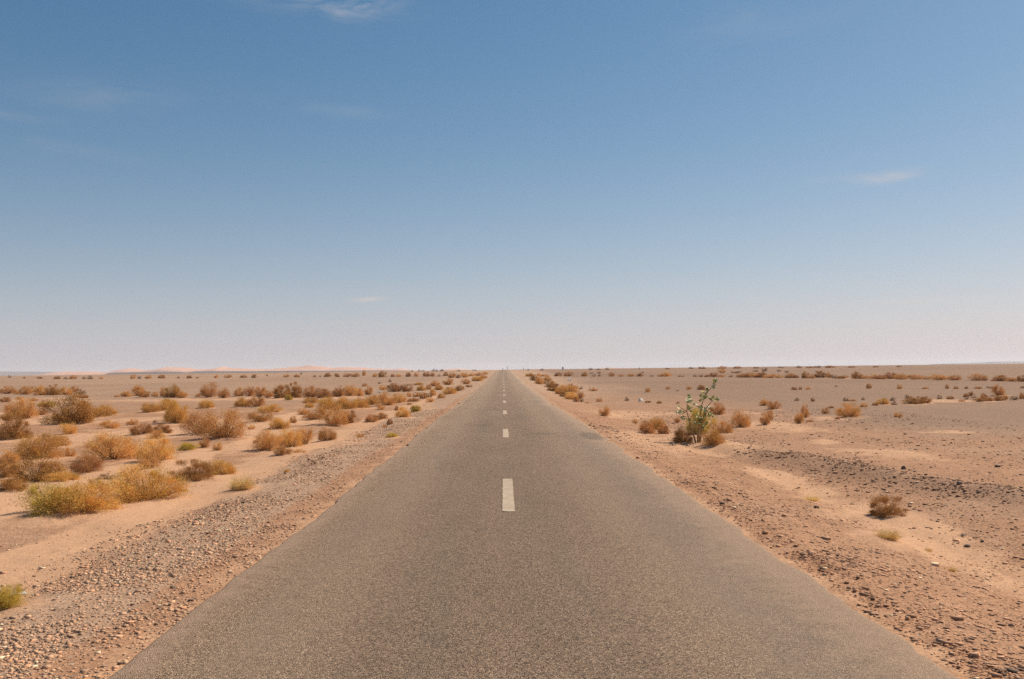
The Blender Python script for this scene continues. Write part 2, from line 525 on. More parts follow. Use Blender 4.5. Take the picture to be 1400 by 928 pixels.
M_PALESTONE = plain_material("pale_stone", (0.80, 0.70, 0.58), 0.85, 14, 0.2)
M_DARKSTONE = plain_material("dark_varnished_stone", (0.19, 0.125, 0.09), 0.75, 20, 0.35)
M_BROWNSTONE = plain_material("brown_stone", (0.34, 0.205, 0.13), 0.85, 20, 0.3)

# ------------------------------------------------------------------ the scrub: where each bush stands in the view, its size and kind
# (x, y of its foot, width, height, kind, label) ; kinds: o orange dry, b brown, d dark dense, g olive green, y yellow, t straw tuft, v bright green, k dark speck
BUSHES = [
 # --- left, far line under the horizon
 (13,515.5,4,3,'k'),(33,516.5,4,2,'k'),(54,517,7,3,'b'),(78,517.5,9,4,'b'),(90,517.6,6,3,'k'),(100,517.6,9,5,'o'),(115,517.6,5,3,'k'),(123,517.6,8,5,'k'),(138,517.3,6,3,'o'),
 (182,517.2,7,6,'o'),(191,517.2,5,4,'k'),(203,517,9,5,'o'),(221,516.6,9,5,'b'),(244,516.4,4,3,'k'),(259,516.4,8,4,'b'),(270,516.4,5,2,'k'),(296,516,6,4,'o'),(312,515.8,9,4,'b'),(333,515.7,9,4,'b'),
 (348,515.7,7,5,'b'),(365,513.6,3,3,'k'),(392,515,9,4,'o'),(406,514.9,8,4,'b'),(412,511.4,3,3,'k'),(430,514.8,4,3,'k'),(437.5,514.7,3,2,'k'),(448,514.6,9,6,'b'),(460,514.6,8,5,'b'),(475,514.5,10,5,'b'),(486,514.5,12,6,'o'),
 (498,513,5,8,'o'),(513,514.5,8,5,'o'),(523,514.8,10,7,'d'),(537,514.5,6,4,'b'),(545,514.4,7,4,'o'),(558,514.2,9,6,'b'),(569,514.1,6,5,'o'),(583,514,10,6,'b'),(591,514,7,5,'b'),(600,513.9,5,3,'k'),
 (609.5,513.2,8,5,'d'),(619,515.8,13,8,'o'),(626,516,8,5,'b'),(635,515.3,13,7,'y'),(645,513.6,9,5,'o'),(654,513,10,5,'o'),(663,511,9,4,'o'),
 # --- left, specks on the horizon itself
 (563,507.2,3,2,'k'),(573,507,4,3,'k'),(578,507,5,2,'k'),(592.5,507,5,4,'k'),(597,507,4,3,'k'),(604,506.8,8,3,'k'),(627,506.6,5,2,'k'),(649,506.2,6,2,'k'),
 # --- left, the long row across the plain
 (10,537.5,17,9,'o'),(22,538,9,6,'o'),(36,538.5,18,10,'o'),(46,534.5,7,7,'k'),(55,539.5,20,13,'o'),(73,539.3,17,12,'d'),(89,539,16,10,'o'),(101,535,11,7,'o'),(110,538.4,12,8,'k'),(104,543.2,6,5,'o'),(114,543.4,14,5,'b'),
 (160,542,7,3,'o'),(173,541.5,15,7,'o'),(189,540.3,18,14,'o'),(197,542.4,15,8,'b'),(203,537,6,3,'o'),(212,541.4,10,7,'o'),(224,541.4,13,11,'o'),(236,543.2,24,13,'d'),(250,543.2,14,9,'o'),(271,541.8,8,5,'o'),(286,543.4,24,19,'o'),(306,543.2,15,13,'o'),
 (328,541.5,17,12,'o'),(342,541,15,13,'o'),(354.5,543.2,6,5,'k'),(356,541,15,13,'o'),(366,543,14,10,'o'),(378,538,12,7,'o'),(385,544.2,24,16,'d'),(402,544,24,18,'d'),(395,546.3,11,7,'v'),(424,543,20,15,'o'),(440,544.3,26,14,'b'),(463,542.3,16,14,'b'),(479,541.5,22,15,'o'),(490,541,14,12,'o'),
 (499,527.5,8,5,'o'),(505,539,13,12,'o'),(523,532.5,10,7,'o'),(539,534.8,19,12,'b'),(555,534.6,15,10,'b'),(559,541.6,8,7,'o'),(570,541.7,10,7,'b'),(579,544.2,11,8,'b'),(587,542.3,7,6,'k'),(592,540.2,9,9,'y'),(576,533.2,13,7,'g'),(586,532,9,7,'o'),(595,527.3,14,8,'o'),(600,532.3,13,7,'g'),(614,525.3,17,9,'o'),(572,525.6,13,4,'g'),(519,524,5,3,'k'),(533,521.5,5,4,'k'),
 (603,543.5,11,7,'g'),(615,538.6,20,10,'g'),(628,533.3,13,7,'b'),(637,524.3,13,7,'o'),(641,528.6,8,4,'b'),(653,520.2,15,7,'g'),(661,517,10,6,'o'),
 # --- left, loose scrub just nearer than the row
 (7,549,15,6,'b'),(26,545.4,9,4,'o'),(45,547.4,12,4,'o'),(63,556.3,21,7,'v'),(18,570,32,18,'o'),(35,572.6,32,25,'o'),(57,566.2,15,7,'o'),(141,570,31,15,'g'),
 (205,564,24,13,'g'),(228,561,32,15,'g'),(282,557.6,20,11,'g'),(333,556.3,24,12,'g'),(352,556.3,24,13,'o'),(370,564.4,34,11,'g'),(425,551.3,22,8,'g'),(423,556.3,14,7,'g'),(447,561,32,17,'g'),(470,560,34,17,'g'),(493,558,18,13,'b'),(415,566.2,15,9,'o'),
 (509,553.4,20,13,'g'),(527,554.4,26,17,'o'),(546,550.6,20,12,'y'),(564,549.3,19,6,'b'),(588,549,11,7,'o'),(560,552.6,7,3,'b'),(542,560.6,7,7,'b'),(568,562.2,15,9,'v'),(520,559.2,11,7,'o'),(491,558.6,24,13,'g'),
 # --- left, middle sand
 (93,580.5,63,33,'d','big dark brown domed bush standing alone on the pale left sand'),
 (93,594,20,15,'y','small straw coloured bush just in front of the big dark domed bush'),
 (149,586.3,27,10,'o','low flat orange scrub to the right of the big dark domed bush'),
 (19,601,37,36,'d','tall dark brown bush at the left edge, nearer than the big dome'),
 (181,580.3,14,8,'o'),(212,577.3,6,4,'k'),(241,579,30,27,'g','rounded yellow green bush left of the wide brown dry bushes'),
 (194,594,30,15,'b','low dark brown bush with its shadow at the left end of a scrub line'),
 (222,593,25,13,'b','low brown bush between the dark low bush and the wide dry ones'),
 (272,594,48,32,'o','wide orange brown dry bush behind the airiest wide bush'),
 (307,601.5,64,38,'o','widest airy orange dry bush in the middle of the left sand'),
 (213,600,22,11,'y'),(344,586.6,9,7,'o'),(356,577,36,14,'b','low dark rust bush above the pair of round dry bushes'),(381,586.5,29,15,'g'),(401,577.3,10,9,'b'),
 (426,574.3,24,12,'b'),(455,582,42,26,'o','broad golden brown bush on pale sand near the gravel shoulder'),(480,579.6,19,19,'b'),(508,577.3,19,11,'o'),(520,573.3,20,10,'b'),(533,579.6,8,8,'b'),(551,570.6,20,15,'y'),(526,583.2,7,4,'o'),(447,603,24,19,'b','dark brown round bush by itself at the edge of the gravel shoulder'),
 (492,597,10,6,'y'),(536,598,16,6,'v','flat bright green plant on the left gravel shoulder'),
 # --- left, nearest sand
 (52,629,54,35,'g','olive green bush left of the bare sand, second scrub from the left edge'),
 (85,610,24,15,'y'),(95,625,14,14,'o'),(12,635,28,20,'o'),(10,652,26,26,'b'),(17,672,38,24,'d','dark brown bush at the left edge, lowest of the dark clump'),
 (48,662,58,38,'d','broad dark brown bush in the dark clump at the left edge'),(86,660,40,15,'g','low olive bush leaning out of the dark clump towards the right'),
 (118,647,40,26,'b','brown bush at the left end of the tall wispy pair'),(152,632,72,40,'o','tall wispy pinkish brown bush on the near left sand'),
 (214,633,48,34,'y','golden bush between the wispy brown bush and the small green one'),(257,616,27,11,'v','small bright green bush beside the golden bush'),(205,641,28,16,'o'),
 (146,657,27,12,'k','small dark dead bush among paler scrub, behind the front bushes'),
 (266,657,48,30,'d','dark bush with near black shaded base left of the straw tuft'),(303,651,38,23,'g','olive brown bush between the dark based bush and the straw tuft'),
 (330,672,40,26,'t','pale straw grass tuft on the lip of the left gravel shoulder'),
 (200,688,86,50,'g','wide brown green bush to the right of the nearest big bush'),
 (73,704,66,38,'v','yellow green left half of the nearest wide bush pair'),(116,705,80,50,'g','nearest big brown olive bush on the left, beside white scrap'),
 (281,611,15,13,'o'),(298,615,13,12,'o'),(366,617,44,30,'o','round rust orange bush with dark foot, left of a looser pale bush'),(398,613,36,26,'y','loose pale golden bush right of the round rust one'),(417,608,22,23,'o'),(387,622,25,12,'b'),(409,620,19,7,'o'),
 (392,645.5,8,7,'g'),(250,672.5,11,5,'v','tiny bright green weed on bare sand below the dark based bush'),(8,836,44,34,'v','yellow green tuft cut off by the left edge of the view'),
 # --- right, along the road shoulder
 (724,514,12,5,'g'),(737,513.6,10,4,'o'),(745,513.8,10,3,'o'),(729.5,519.5,9,8,'d'),(738,524.5,14,10,'y'),(748,520,12,7,'y'),(751,529,15,10,'d'),(757,534,18,10,'d'),(765,538,14,9,'g'),(773,535,18,10,'y'),(784,537,16,10,'y'),(771,541.5,11,8,'d'),(781,545.8,17,10,'y'),(793,544,12,10,'o'),(795.5,548.8,6,5,'k'),(781,530,8,6,'b'),(787,530,8,4,'o'),(794,531.4,6,4,'k'),(802,550.4,6,2,'o'),(788,548.5,9,7,'b'),
 # --- right, specks on the horizon
 (722,505.6,4,2,'k'),(741,505.6,5,3,'k'),(808,505,5,3,'k'),(818,505,6,2,'k'),(830,504.8,5,3,'k'),(912,504,6,2,'b'),(945,503.6,6,3,'k'),(960,503.4,9,3,'b'),(987,503.4,9,4,'o'),(1008,503,9,3,'b'),(1034,502.8,8,2,'b'),(1068,502.2,7,2,'k'),(1092,502.2,7,3,'k'),(1107,502.2,9,2,'b'),(1118,502.1,7,3,'k'),(1135,502,12,3,'b'),(1165,501.6,9,2,'b'),(1197,501.4,6,2,'b'),(1229,501,6,2,'b'),
 # --- right, the long row
 (763,513.6,11,5,'b'),(777,513.6,12,6,'o'),(799,513.8,9,6,'b'),(812,513.8,5,3,'k'),(819.5,513.8,4,3,'k'),(836,513.9,7,6,'o'),(849,513.9,6,3,'o'),(862,513.9,9,4,'o'),(875,513.9,7,5,'b'),(891,514,5,2,'k'),(903,514,8,3,'o'),(911,513.9,14,6,'o'),(931,514.2,8,2,'k'),(950,514.3,5,3,'k'),(958,514.4,5,3,'k'),(967,514.5,8,3,'b'),(976,514.6,9,6,'b'),(986,514.8,8,4,'o'),(999,514.9,5,3,'k'),(1010,515,9,4,'o'),(1020,515.3,13,6,'b'),(1032,515.4,12,7,'o'),(1042,515.4,10,8,'b'),(1054,515.7,16,5,'o'),(1066,515.8,8,4,'o'),(1080,516,12,6,'b'),(1088.5,516,6,4,'b'),(1101,516.2,8,8,'d'),(1109,516.5,9,5,'o'),(1121,515.4,12,8,'d'),(1132,515.6,8,7,'o'),(1139.5,516.2,6,5,'k'),(1151,516.6,13,4,'b'),(1171.5,517,11,9,'b'),(1181,517,10,5,'o'),(1195,517.5,11,6,'o'),(1204,517.7,14,6,'o'),(1217,517,14,8,'b'),(1231,517.9,16,7,'o'),(1251,518,22,6,'o'),(1267,518,6,4,'k'),(1282,518.7,20,7,'o'),(1304,519,15,7,'o'),(1337,519.6,17,8,'o'),(1347,519.8,5,4,'k'),(1368,520.5,15,8,'b'),(1384,520.7,12,5,'o'),(1397,521,9,8,'b'),
 # between the row and the horizon, right
 (879,509,4,2,'k'),(987,509.2,8,6,'o'),(1006,509.3,12,3,'k'),(1033,507.4,6,3,'k'),(1045,507,6,5,'k'),(1065,507.2,5,3,'k'),(1076,508.8,5,3,'k'),(809,510,4,2,'k'),(819,510,4,3,'k'),
 # --- right, sparse second row
 (811,534,11,5,'o'),(886,535.2,7,6,'o'),(913,531.4,7,4,'o'),(942,531.8,7,5,'o'),(958.5,532.2,10,7,'b'),(926,533.6,4,2,'k'),(1085,532.3,8,4,'b'),(1094.5,532,5,4,'b'),(1105,532,6,4,'o'),(1143,528,4,2,'k'),(1188,530.4,7,6,'b'),(1229.5,531,8,6,'o'),(1265.5,531,8,3,'o'),(1294.5,530.7,5,6,'o'),(1307,530.7,7,3,'o'),(1321,530.6,5,3,'b'),(1337,530.6,9,3,'o'),(1351.5,530,6,3,'k'),(1359,530.4,8,3,'b'),(1398,530,5,3,'k'),
 # --- right, third row
 (819,548.4,9,5,'o'),(857,547.2,6,6,'k'),(886,549.8,8,3,'b'),(901,551.2,8,4,'b'),(927,551,5,3,'k'),(1089.5,547,8,4,'k'),(1111,548,5,5,'b'),(1156,547.6,7,5,'k'),(1165,547.6,12,3,'o'),(1180,546.2,6,4,'k'),(1196.5,553.6,8,4,'b'),(1181,555.6,10,5,'o'),(1207,552.8,17,8,'g'),(1220.5,547.2,7,5,'k'),(1222,553,8,5,'k'),(1240.5,544.2,6,5,'k'),(1249,552,22,8,'d'),(1265,550.5,15,8,'b'),(1284.5,545,6,6,'k'),(1299,544.8,9,4,'b'),(1315,548.3,8,3,'o'),(1321,542,7,5,'b'),(1328,540.4,7,6,'b'),(1321.5,545.2,5,3,'k'),(1331,543,6,3,'k'),(1345.5,544.3,9,7,'b'),(1345,549,24,6,'b'),(1364,539.6,15,12,'o'),(1364,547.3,14,7,'b'),(1374.5,545.4,6,7,'o'),(1386,546.2,10,5,'k'),(1397.5,544.4,7,8,'b'),
 # --- right, scrub of the nearer plain
 (828,568.8,16,13,'o','small orange dry bush alone on the right shoulder slope'),(868,578,7,6,'o','tiny dry twig bush left of the paired rust bushes'),
 (886,593.4,26,20,'o','rust orange round bush, left one of the pair before the milkweed'),(899,588,22,18,'g','olive topped bush behind the pair of rust bushes'),(907,593,15,13,'b','small dark bush, right one beside the rust round bush'),
 (926,577,8,8,'o','tiny dry bush behind and left of the green leafy plant'),
 (981,567.5,22,18,'o','orange dry bush behind the green leafy plant on its right'),(1013,585,27,24,'o','vase shaped orange dry bush two steps right of the green leafy plant'),(989,593,27,18,'o','low dry bush between the green leafy plant and the vase shaped bush'),
 (934,606,28,22,'d','dark shaded bush at the left foot of the green leafy plant'),(975,610.3,31,24,'g','dark olive bush at the right foot of the green leafy plant'),(957,594,38,34,'v','yellow green bush right behind the stems of the green leafy plant'),
 (1045,553.8,13,9,'o','small dry bush, upper left of two above the sandy patch'),(1058,559.3,19,11,'o','small dry bush, lower right of two above the sandy patch'),
 (1046,580,14,16,'o','upright orange bush at the left end of the sandy patch'),(1053,573,10,13,'o','slim orange bush leaning behind the upright one on the sandy patch'),(1021,582,8,12,'o','slim dry bush touching the right of the vase shaped bush'),
 (1093,578,13,15,'y','dry bush with a pale foot at the right end of the sandy patch'),(1100,570,11,19,'o','thin wispy dry plant behind the bush with a pale foot'),
 (1129,565,9,9,'o','thin dry plant between wispy plant and flat topped bush'),(1136,557.3,9,3,'b','flat brown scrap of scrub beyond the flat topped bush'),
 (1160,571,30,20,'o','flat topped airy dry bush on a short stem, right plain'),(1145,572.5,7,4,'b','low brown speck of scrub left of the flat topped bush'),(1107,575.8,10,3,'o','low dry mat on the sand strip left of the flat topped bush'),
 (1227,569.3,11,6,'o','lone low orange bush on grey gravel of the right plain'),
 (1211,706,42,29,'d','dark spiky bush on the right slope above the sandy ditch'),
 (1214,740,38,18,'t','sparse straw tuft in the sandy ditch below the dark spiky bush'),
 (1110,685,25,10,'t','flattened dry grass tuft in the ditch left of the dark spiky bush'),
 (1302,779,10,9,'t','tiny orange dry tuft in the sandy ditch at lower right'),(1269,753,11,7,'t','faint dry tuft in the sandy ditch right of the straw tuft'),
]
ASPECT = {'o': 0.62, 'b': 0.55, 'd': 0.6, 'g': 0.5, 'y': 0.6, 't': 0.6, 'v': 0.45, 'k': 0.6}

placed = []
for b in BUSHES:
    px, py, w, h, kind = b[:5]
    lab = b[5] if len(b) > 5 else None
    p, t = ground_at(px, py)
    sc_m = t / FPX
    wm, hm = w * sc_m, h * sc_m
    back = min(0.18 * wm, 0.6)
    p, t2 = ground_at(px, py, back)
    placed.append(dict(px=px, py=py, w=w, h=h, kind=kind, label=lab, p=p, wm=wm, hm=hm * 1.02))


# ------------------------------------------------------------------ ground sheet
def sand_patches():
    out = []
    for px, py, rw, rh in ((1215, 617, 60, 7), (1130, 603, 24, 4), (1062, 581, 55, 8), (1115, 571, 42, 5), (1290, 590, 60, 3), (960, 600, 70, 12), (1040, 566, 20, 4),
                           (1150, 570, 40, 4), (880, 600, 60, 10), (1290, 547, 40, 3), (300, 545, 300, 2.5), (60, 545, 70, 2.5), (120, 600, 90, 12), (180, 573, 60, 5), (330, 610, 90, 12),
                           (470, 600, 50, 14), (560, 560, 40, 8), (230, 670, 60, 12), (860, 565, 60, 6), (1130, 700, 30, 10), (20, 760, 60, 14), (1160, 516.7, 20, .8), (120, 572, 40, 5)):
        c, t = ground_at(px, py)
        c2, _ = ground_at(px, py - rh)
        out.append((c[0], c[1], rw * t / FPX, max(0.4, abs(c2[1] - c[1]))))
    return out


PATCH = sand_patches()


def sand_gravel(x, y):
    n = fbm(x * 0.35, y * 0.35, 71, 4)
    xl = x + 0.45 * sstep(7, 17, y)
    sand = 0.18 * sstep(0.45, 0.8, n)
    wob = 0.5 * (fbm(x * 0 + 1.7, y * 0.30, 81, 3) - 0.5)
    # left sandy strip below the shoulder, and the thin strip against the asphalt
    brk = 0.62 + 0.38 * sstep(0.32, 0.58, fbm(x * 0.9, y * 0.45, 76, 4))
    sand = np.maximum(sand, 1.0 * brk * sstep(-5.9, -4.7, xl + wob) * (1 - sstep(-4.05, -3.65, xl + wob * 0.7)) * (1 - sstep(40, 120, y)))
    sand = np.maximum(sand, 0.46 * sstep(-2.75, -2.35, x + wob * 0.4) * (x < 0))
    # right: ditch, strip at the asphalt
    sand = np.maximum(sand, 1.0 * (0.4 + 0.6 * brk) * (0.38 + 0.56 * brk) * sstep(3.9, 4.6, x + wob * 0.9) * (1 - sstep(4.8, 6.0, x + wob * 1.6)) * (1 - 0.55 * sstep(13, 24, y)) * (1 - sstep(28, 60, y)))
    sand = np.maximum(sand, 0.50 * (x > 0) * (1 - sstep(2.5, 2.85, x + wob * 0.5)))
    # left sand field between the scrub
    fieldL = sstep(5.5, 7.0, -x) * sstep(9, 13, y) * (1 - sstep(38, 70, y))
    sand = np.maximum(sand, fieldL * (0.12 + 0.75 * sstep(0.42, 0.64, fbm(x * 0.35, y * 0.22, 91, 5))))
    warp = 0.25 + 1.5 * fbm(x * 0.7, y * 0.35, 79, 5)
    for cx, cy, rx, ry in PATCH:
        d2 = (((x - cx) / rx) ** 2 + ((y - cy) / ry) ** 2) * warp
        sand = np.maximum(sand, np.where(d2 < 6, np.exp(-d2 * d2 * 0.5), 0) * (0.30 + 0.30 * brk))
    for b in placed:
        if b['w'] < 14: continue
        r = 0.75 * b['wm'] + 0.25
        d2 = ((x - b['p'][0]) / r) ** 2 + ((y - b['p'][1]) / (r * 1.5)) ** 2
        sand = np.maximum(sand, np.where(d2 < 5, np.exp(-d2 * warp), 0) * (0.42 + 0.28 * brk))
    grav = 0.30 + 0.5 * (fbm(x * 0.12, y * 0.12, 101, 3) - 0.5)
    grav = np.maximum(grav, 0.95 * sstep(2.6, 2.95, -x + wob * 0.4) * (1 - sstep(3.35, 4.35, -xl + wob * 0.7)))
    grav = np.where(y > 45, np.maximum(grav, 0.35 + 0.55 * sstep(45, 110, y)), grav)
    grav = np.where((x > 8), np.maximum(grav, 0.7 * sstep(16, 34, y) * sstep(8, 14, x)), grav)
    bx, bs = berm_dist(x, y)
    grav = np.maximum(grav, np.where(x > 3.5, 0.32 * bs * np.exp(-(bx / 0.7) ** 2), 0))
    return np.clip(sand, 0, 1), np.clip(grav, 0, 1)


ys = np.concatenate([np.linspace(-30, 3.0, 24), 3.0 + np.cumsum(np.geomspace(0.05, 60, 720))])
ys = np.concatenate([ys[ys < 7800], [8000.0]])
s = np.linspace(-1, 1, 781)
sx = np.sign(s) * (0.16 * np.abs(s) + 0.84 * np.abs(s) ** 2.2)
XX = np.empty((len(ys), len(sx))); YY = np.empty_like(XX)
for j, yv in enumerate(ys):
    XX[j] = sx * (13 + 0.85 * max(yv, 0.0)); YY[j] = yv
SA, GR = sand_gravel(XX, YY)
ZZ = height(XX, YY)
# stony plain farther out
PL = sstep(28, 95, YY) * sstep(3.5, 9, np.abs(XX) - 0.02 * YY) * (0.55 + 0.45 * sstep(0.35, 0.6, fbm(XX * 0.05, YY * 0.03, 77, 3)))
PL = np.where(XX < 0, PL * 0.55, PL)
PL = np.maximum(PL, 0.85 * sstep(8, 14, XX) * sstep(21, 34, YY))
_bx, _bs = berm_dist(XX, YY)
PL = np.maximum(PL, np.where(XX > 3.5, 0.5 * _bs * np.exp(-(_bx / 0.8) ** 2) * (0.4 + 1.2 * fbm(XX * 1.1, YY * 0.8, 87, 4)), 0))
PL = np.clip(PL, 0, 1)
# little mounds of blown sand at the feet of the larger bushes
for b in placed:
    if b['w'] < 16 or b['p'][1] > 80: continue
    r = 0.62 * b['wm'] + 0.15
    d2 = ((XX - b['p'][0]) / r) ** 2 + ((YY - b['p'][1]) / r) ** 2
    up = min(0.08, 0.05 * b['wm'] + 0.01)
    ZZ = ZZ + np.where(d2 < 6, up * np.exp(-d2), 0)
    b['p'][2] += up * 0.6
le, re_ = left_edge(YY), right_edge(YY)
# the asphalt's own bed stays below it, its right margin is lapped by blown sand
bed = (XX > le + 0.10) & (XX < re_ - 0.10)
ZZ = np.where(bed, np.minimum(ZZ, road_z(XX, YY) - 0.09), ZZ)
lap = (XX >= re_ - 0.10) & (XX < re_ + 0.35)
ZZ = np.where(lap, np.minimum(ZZ, road_z(XX, YY) - 0.012 + 0.05 * (fbm(XX * 3, YY * 3, 111, 4) - 0.45)), ZZ)
# left drop-off of the asphalt
ll = (XX <= le + 0.10) & (XX > le - 0.5)
ZZ = np.where(ll, np.minimum(ZZ, road_z(XX, YY) - 0.035), ZZ)
nr, nc = XX.shape
idx = np.arange(nr * nc).reshape(nr, nc)
faces = np.stack([idx[:-1, :-1], idx[:-1, 1:], idx[1:, 1:], idx[1:, :-1]], -1).reshape(-1, 4)
ground = link_mesh("ground", np.stack([XX, YY, ZZ], -1).reshape(-1, 3), faces, M_GROUND, smooth=True, attrs={"sand": SA.ravel(), "gravel": GR.ravel(), "plain": PL.ravel()})
tag(ground, kind="structure")

# ------------------------------------------------------------------ road and its centre line
ry = np.concatenate([np.arange(-25, 4, 1.0), 4 + np.cumsum(np.geomspace(0.07, 9, 620))])
ry = ry[ry < 1600]
L, Rr = left_edge(ry), right_edge(ry)
cols_t = np.array([0, 0, .004, .02, .05, .1, .18, .28, .4, .5, .6, .72, .82, .9, .95, .98, .996, 1, 1])
RX = L[:, None] + (Rr - L)[:, None] * cols_t[None, :]
RY = np.repeat(ry[:, None], len(cols_t), 1)
RZ = road_z(RX, RY) + 0.004 * (fbm(RX * 0.8, RY * 0.8, 131, 3) - 0.5)
RZ[:, 0] -= 0.10; RZ[:, -1] -= 0.10
RZ[:, 2:-2] += 0.0
RZ[:, 1] -= 0.006; RZ[:, -2] -= 0.006
RX[:, 0] -= 0.015; RX[:, -1] += 0.015
sideL = 1 - np.clip((RX - L[:, None]) / 0.45, 0, 1)
sideR = 1 - np.clip((Rr[:, None] - RX) / 0.95, 0, 1)
side = np.maximum(sideL * 0.85, sideR) + 0.25 * (fbm(RX * 0.6, RY * 0.35, 141, 4) - 0.5) * (np.abs(RX) > 1.2)
n0, n1 = RX.shape
ri = np.arange(n0 * n1).reshape(n0, n1)
rf = np.stack([ri[:-1, :-1], ri[:-1, 1:], ri[1:, 1:], ri[1:, :-1]], -1).reshape(-1, 4)
road = link_mesh("road", np.stack([RX, RY, RZ], -1).reshape(-1, 3), rf, M_ROAD, smooth=True, attrs={"side": side.ravel()})
tag(road, kind="structure")

PERIOD, DASH, Y0 = 12.75, 3.5, 11.75
for k in range(-1, 27):
    y0 = Y0 + PERIOD * k
    y1 = y0 + DASH
    yy = np.linspace(y0, y1, 36)
    rr = np.random.default_rng(300 + k)
    xl = 0.045 - 0.074 + rr.normal(0, 0.0025, 36); xr = 0.045 + 0.074 + rr.normal(0, 0.0025, 36)
    xs = np.stack([xl, 0.5 * (xl + xr), xr], 1)
    yr = np.repeat(yy[:, None], 3, 1)
    yr[0] += rr.normal(0, 0.02, 3); yr[-1] += rr.normal(0, 0.03, 3)
    zz = road_z(xs, yr) + 0.004 * (fbm(xs * 0.8, yr * 0.8, 131, 3) - 0.5) + 0.006
    di = np.arange(36 * 3).reshape(36, 3)
    df = np.stack([di[:-1, :-1], di[:-1, 1:], di[1:, 1:], di[1:, :-1]], -1).reshape(-1, 4)
    link_mesh("lane_marking", np.stack([xs, yr, zz], -1).reshape(-1, 3), df, M_PAINT, parent=road)


# ------------------------------------------------------------------ far dunes, hills
def ridge_mesh(name, prof, depth_y, thick, mat, seed, rough=0.0, rows=14, cols=360):
    """prof: list of (x px, y px of the skyline); a solid ridge standing at that distance with its own depth"""
    prof = np.array(prof, dtype=float)
    px = np.linspace(prof[0, 0], prof[-1, 0], cols)
    py = np.interp(px, prof[:, 0], prof[:, 1])
    X = np.empty(cols); Hh = np.empty(cols)
    for i in range(cols):
        d = pix_dir(px[i], py[i]); t = depth_y / d[1]
        X[i] = d[0] * t; Hh[i] = EYE[2] + d[2] * t
    v = np.linspace(-1, 1, rows)
    env = 1 - np.abs(v) ** 1.5
    V = np.zeros((rows, cols, 3))
    base = 0.9
    for r in range(rows):
        wob = thick * 0.5 * (fbm(X / (thick * 1.2), X * 0 + r * 0.35, seed, 3) - 0.5)
        hh = (Hh - base) * env[r]
        if rough:
            hh = hh * (1 + rough * (fbm(X / (thick * 0.6), X * 0 + v[r] * 2.0, seed + 9, 4) - 0.5) * (1 - 0.8 * (abs(v[r]) < 0.1)))
        V[r, :, 0] = X; V[r, :, 1] = depth_y + v[r] * thick + wob; V[r, :, 2] = base + np.maximum(hh, -1.5) - (1.5 if r in (0, rows - 1) else 0)
    ii = np.arange(rows * cols).reshape(rows, cols)
    f = np.stack([ii[:-1, :-1], ii[:-1, 1:], ii[1:, 1:], ii[1:, :-1]], -1).reshape(-1, 4)
    return tag(link_mesh(name, V.reshape(-1, 3), f, mat, smooth=True), kind="structure")


ridge_mesh("dunes", [(62, 511.5), (75, 508.5), (90, 506.8), (110, 506.8), (128, 507.2), (140, 508), (152, 507.8), (165, 505), (178, 502.6), (190, 504), (200, 505.2), (212, 503.8), (224, 502), (232, 500.8), (246, 501.5), (258, 502), (268, 504), (278, 503.6), (290, 503), (300, 501.4), (306, 500), (313, 502), (325, 502.3), (345, 503), (368, 503.6), (385, 502), (398, 500.8), (412, 499.8), (422, 498), (430, 499), (442, 500.4), (455, 502), (466, 501.2), (480, 501), (496, 501.4), (512, 503.2), (528, 503.6), (540, 504), (550, 502.8), (560, 504.8), (580, 506.2), (600, 505.5), (615, 503.4), (625, 503), (640, 504.2), (655, 505.4), (665, 506.6)],
           4000, 160, M_DUNE, 401, 0.5)
ridge_mesh("dunes", [(715, 505.2), (726, 503.6), (740, 503.6), (752, 503.2), (765, 503.6), (780, 504.6), (800, 504.6), (822, 502.6), (832, 501.6), (845, 502.2), (856, 502.2), (868, 503), (890, 504)], 4300, 160, M_DUNE, 402, 0.5, cols=140)
ridge_mesh("hills", [(-80, 506.5), (-30, 506.2), (10, 507), (40, 507), (70, 507.4), (90, 508.2), (110, 510.4)], 6000, 250, M_HILL, 403, 0.3, cols=120)
ridge_mesh("hills", [(1290, 496.5), (1320, 495.4), (1345, 494.4), (1362, 493.6), (1385, 493.4), (1420, 493.0), (1500, 492.0)], 6200, 250, M_HILL, 404, 0.3, cols=120)
ridge_mesh("mirage_line", [(150, 509), (165, 508.2), (200, 507.6), (245, 507.3), (252, 508.3), (258, 508.3), (268, 507), (300, 506.6), (350, 506.4), (400, 506), (450, 505.8), (520, 505.4), (560, 505.8), (585, 506.8)], 2600, 40, M_MIRAGE, 405, 0.6, cols=260)  # low dark strip added to stand in for the mirage line


# ------------------------------------------------------------------ shrubs
PAL = {
    'o': [((.60, .325, .122), .5), ((.53, .255, .085), .3), ((.68, .42, .17), .2)],
    'b': [((.48, .245, .092), .6), ((.35, .170, .065), .25), ((.55, .31, .115), .15)],
    'd': [((.44, .230, .075), .55), ((.31, .165, .058), .25), ((.57, .32, .10), .2)],
    'g': [((.64, .340, .110), .5), ((.55, .325, .090), .3), ((.68, .40, .14), .2)],
    'y': [((.72, .400, .125), .6), ((.63, .345, .105), .25), ((.74, .47, .19), .15)],
    't': [((.78, .55, .24), .6), ((.68, .44, .17), .25), ((.82, .62, .32), .15)],
    'v': [((.58, .395, .098), .5), ((.50, .375, .075), .3), ((.66, .42, .12), .2)],
    'k': [((.21, .115, .055), .6), ((.15, .085, .045), .25), ((.34, .185, .085), .15)],
}


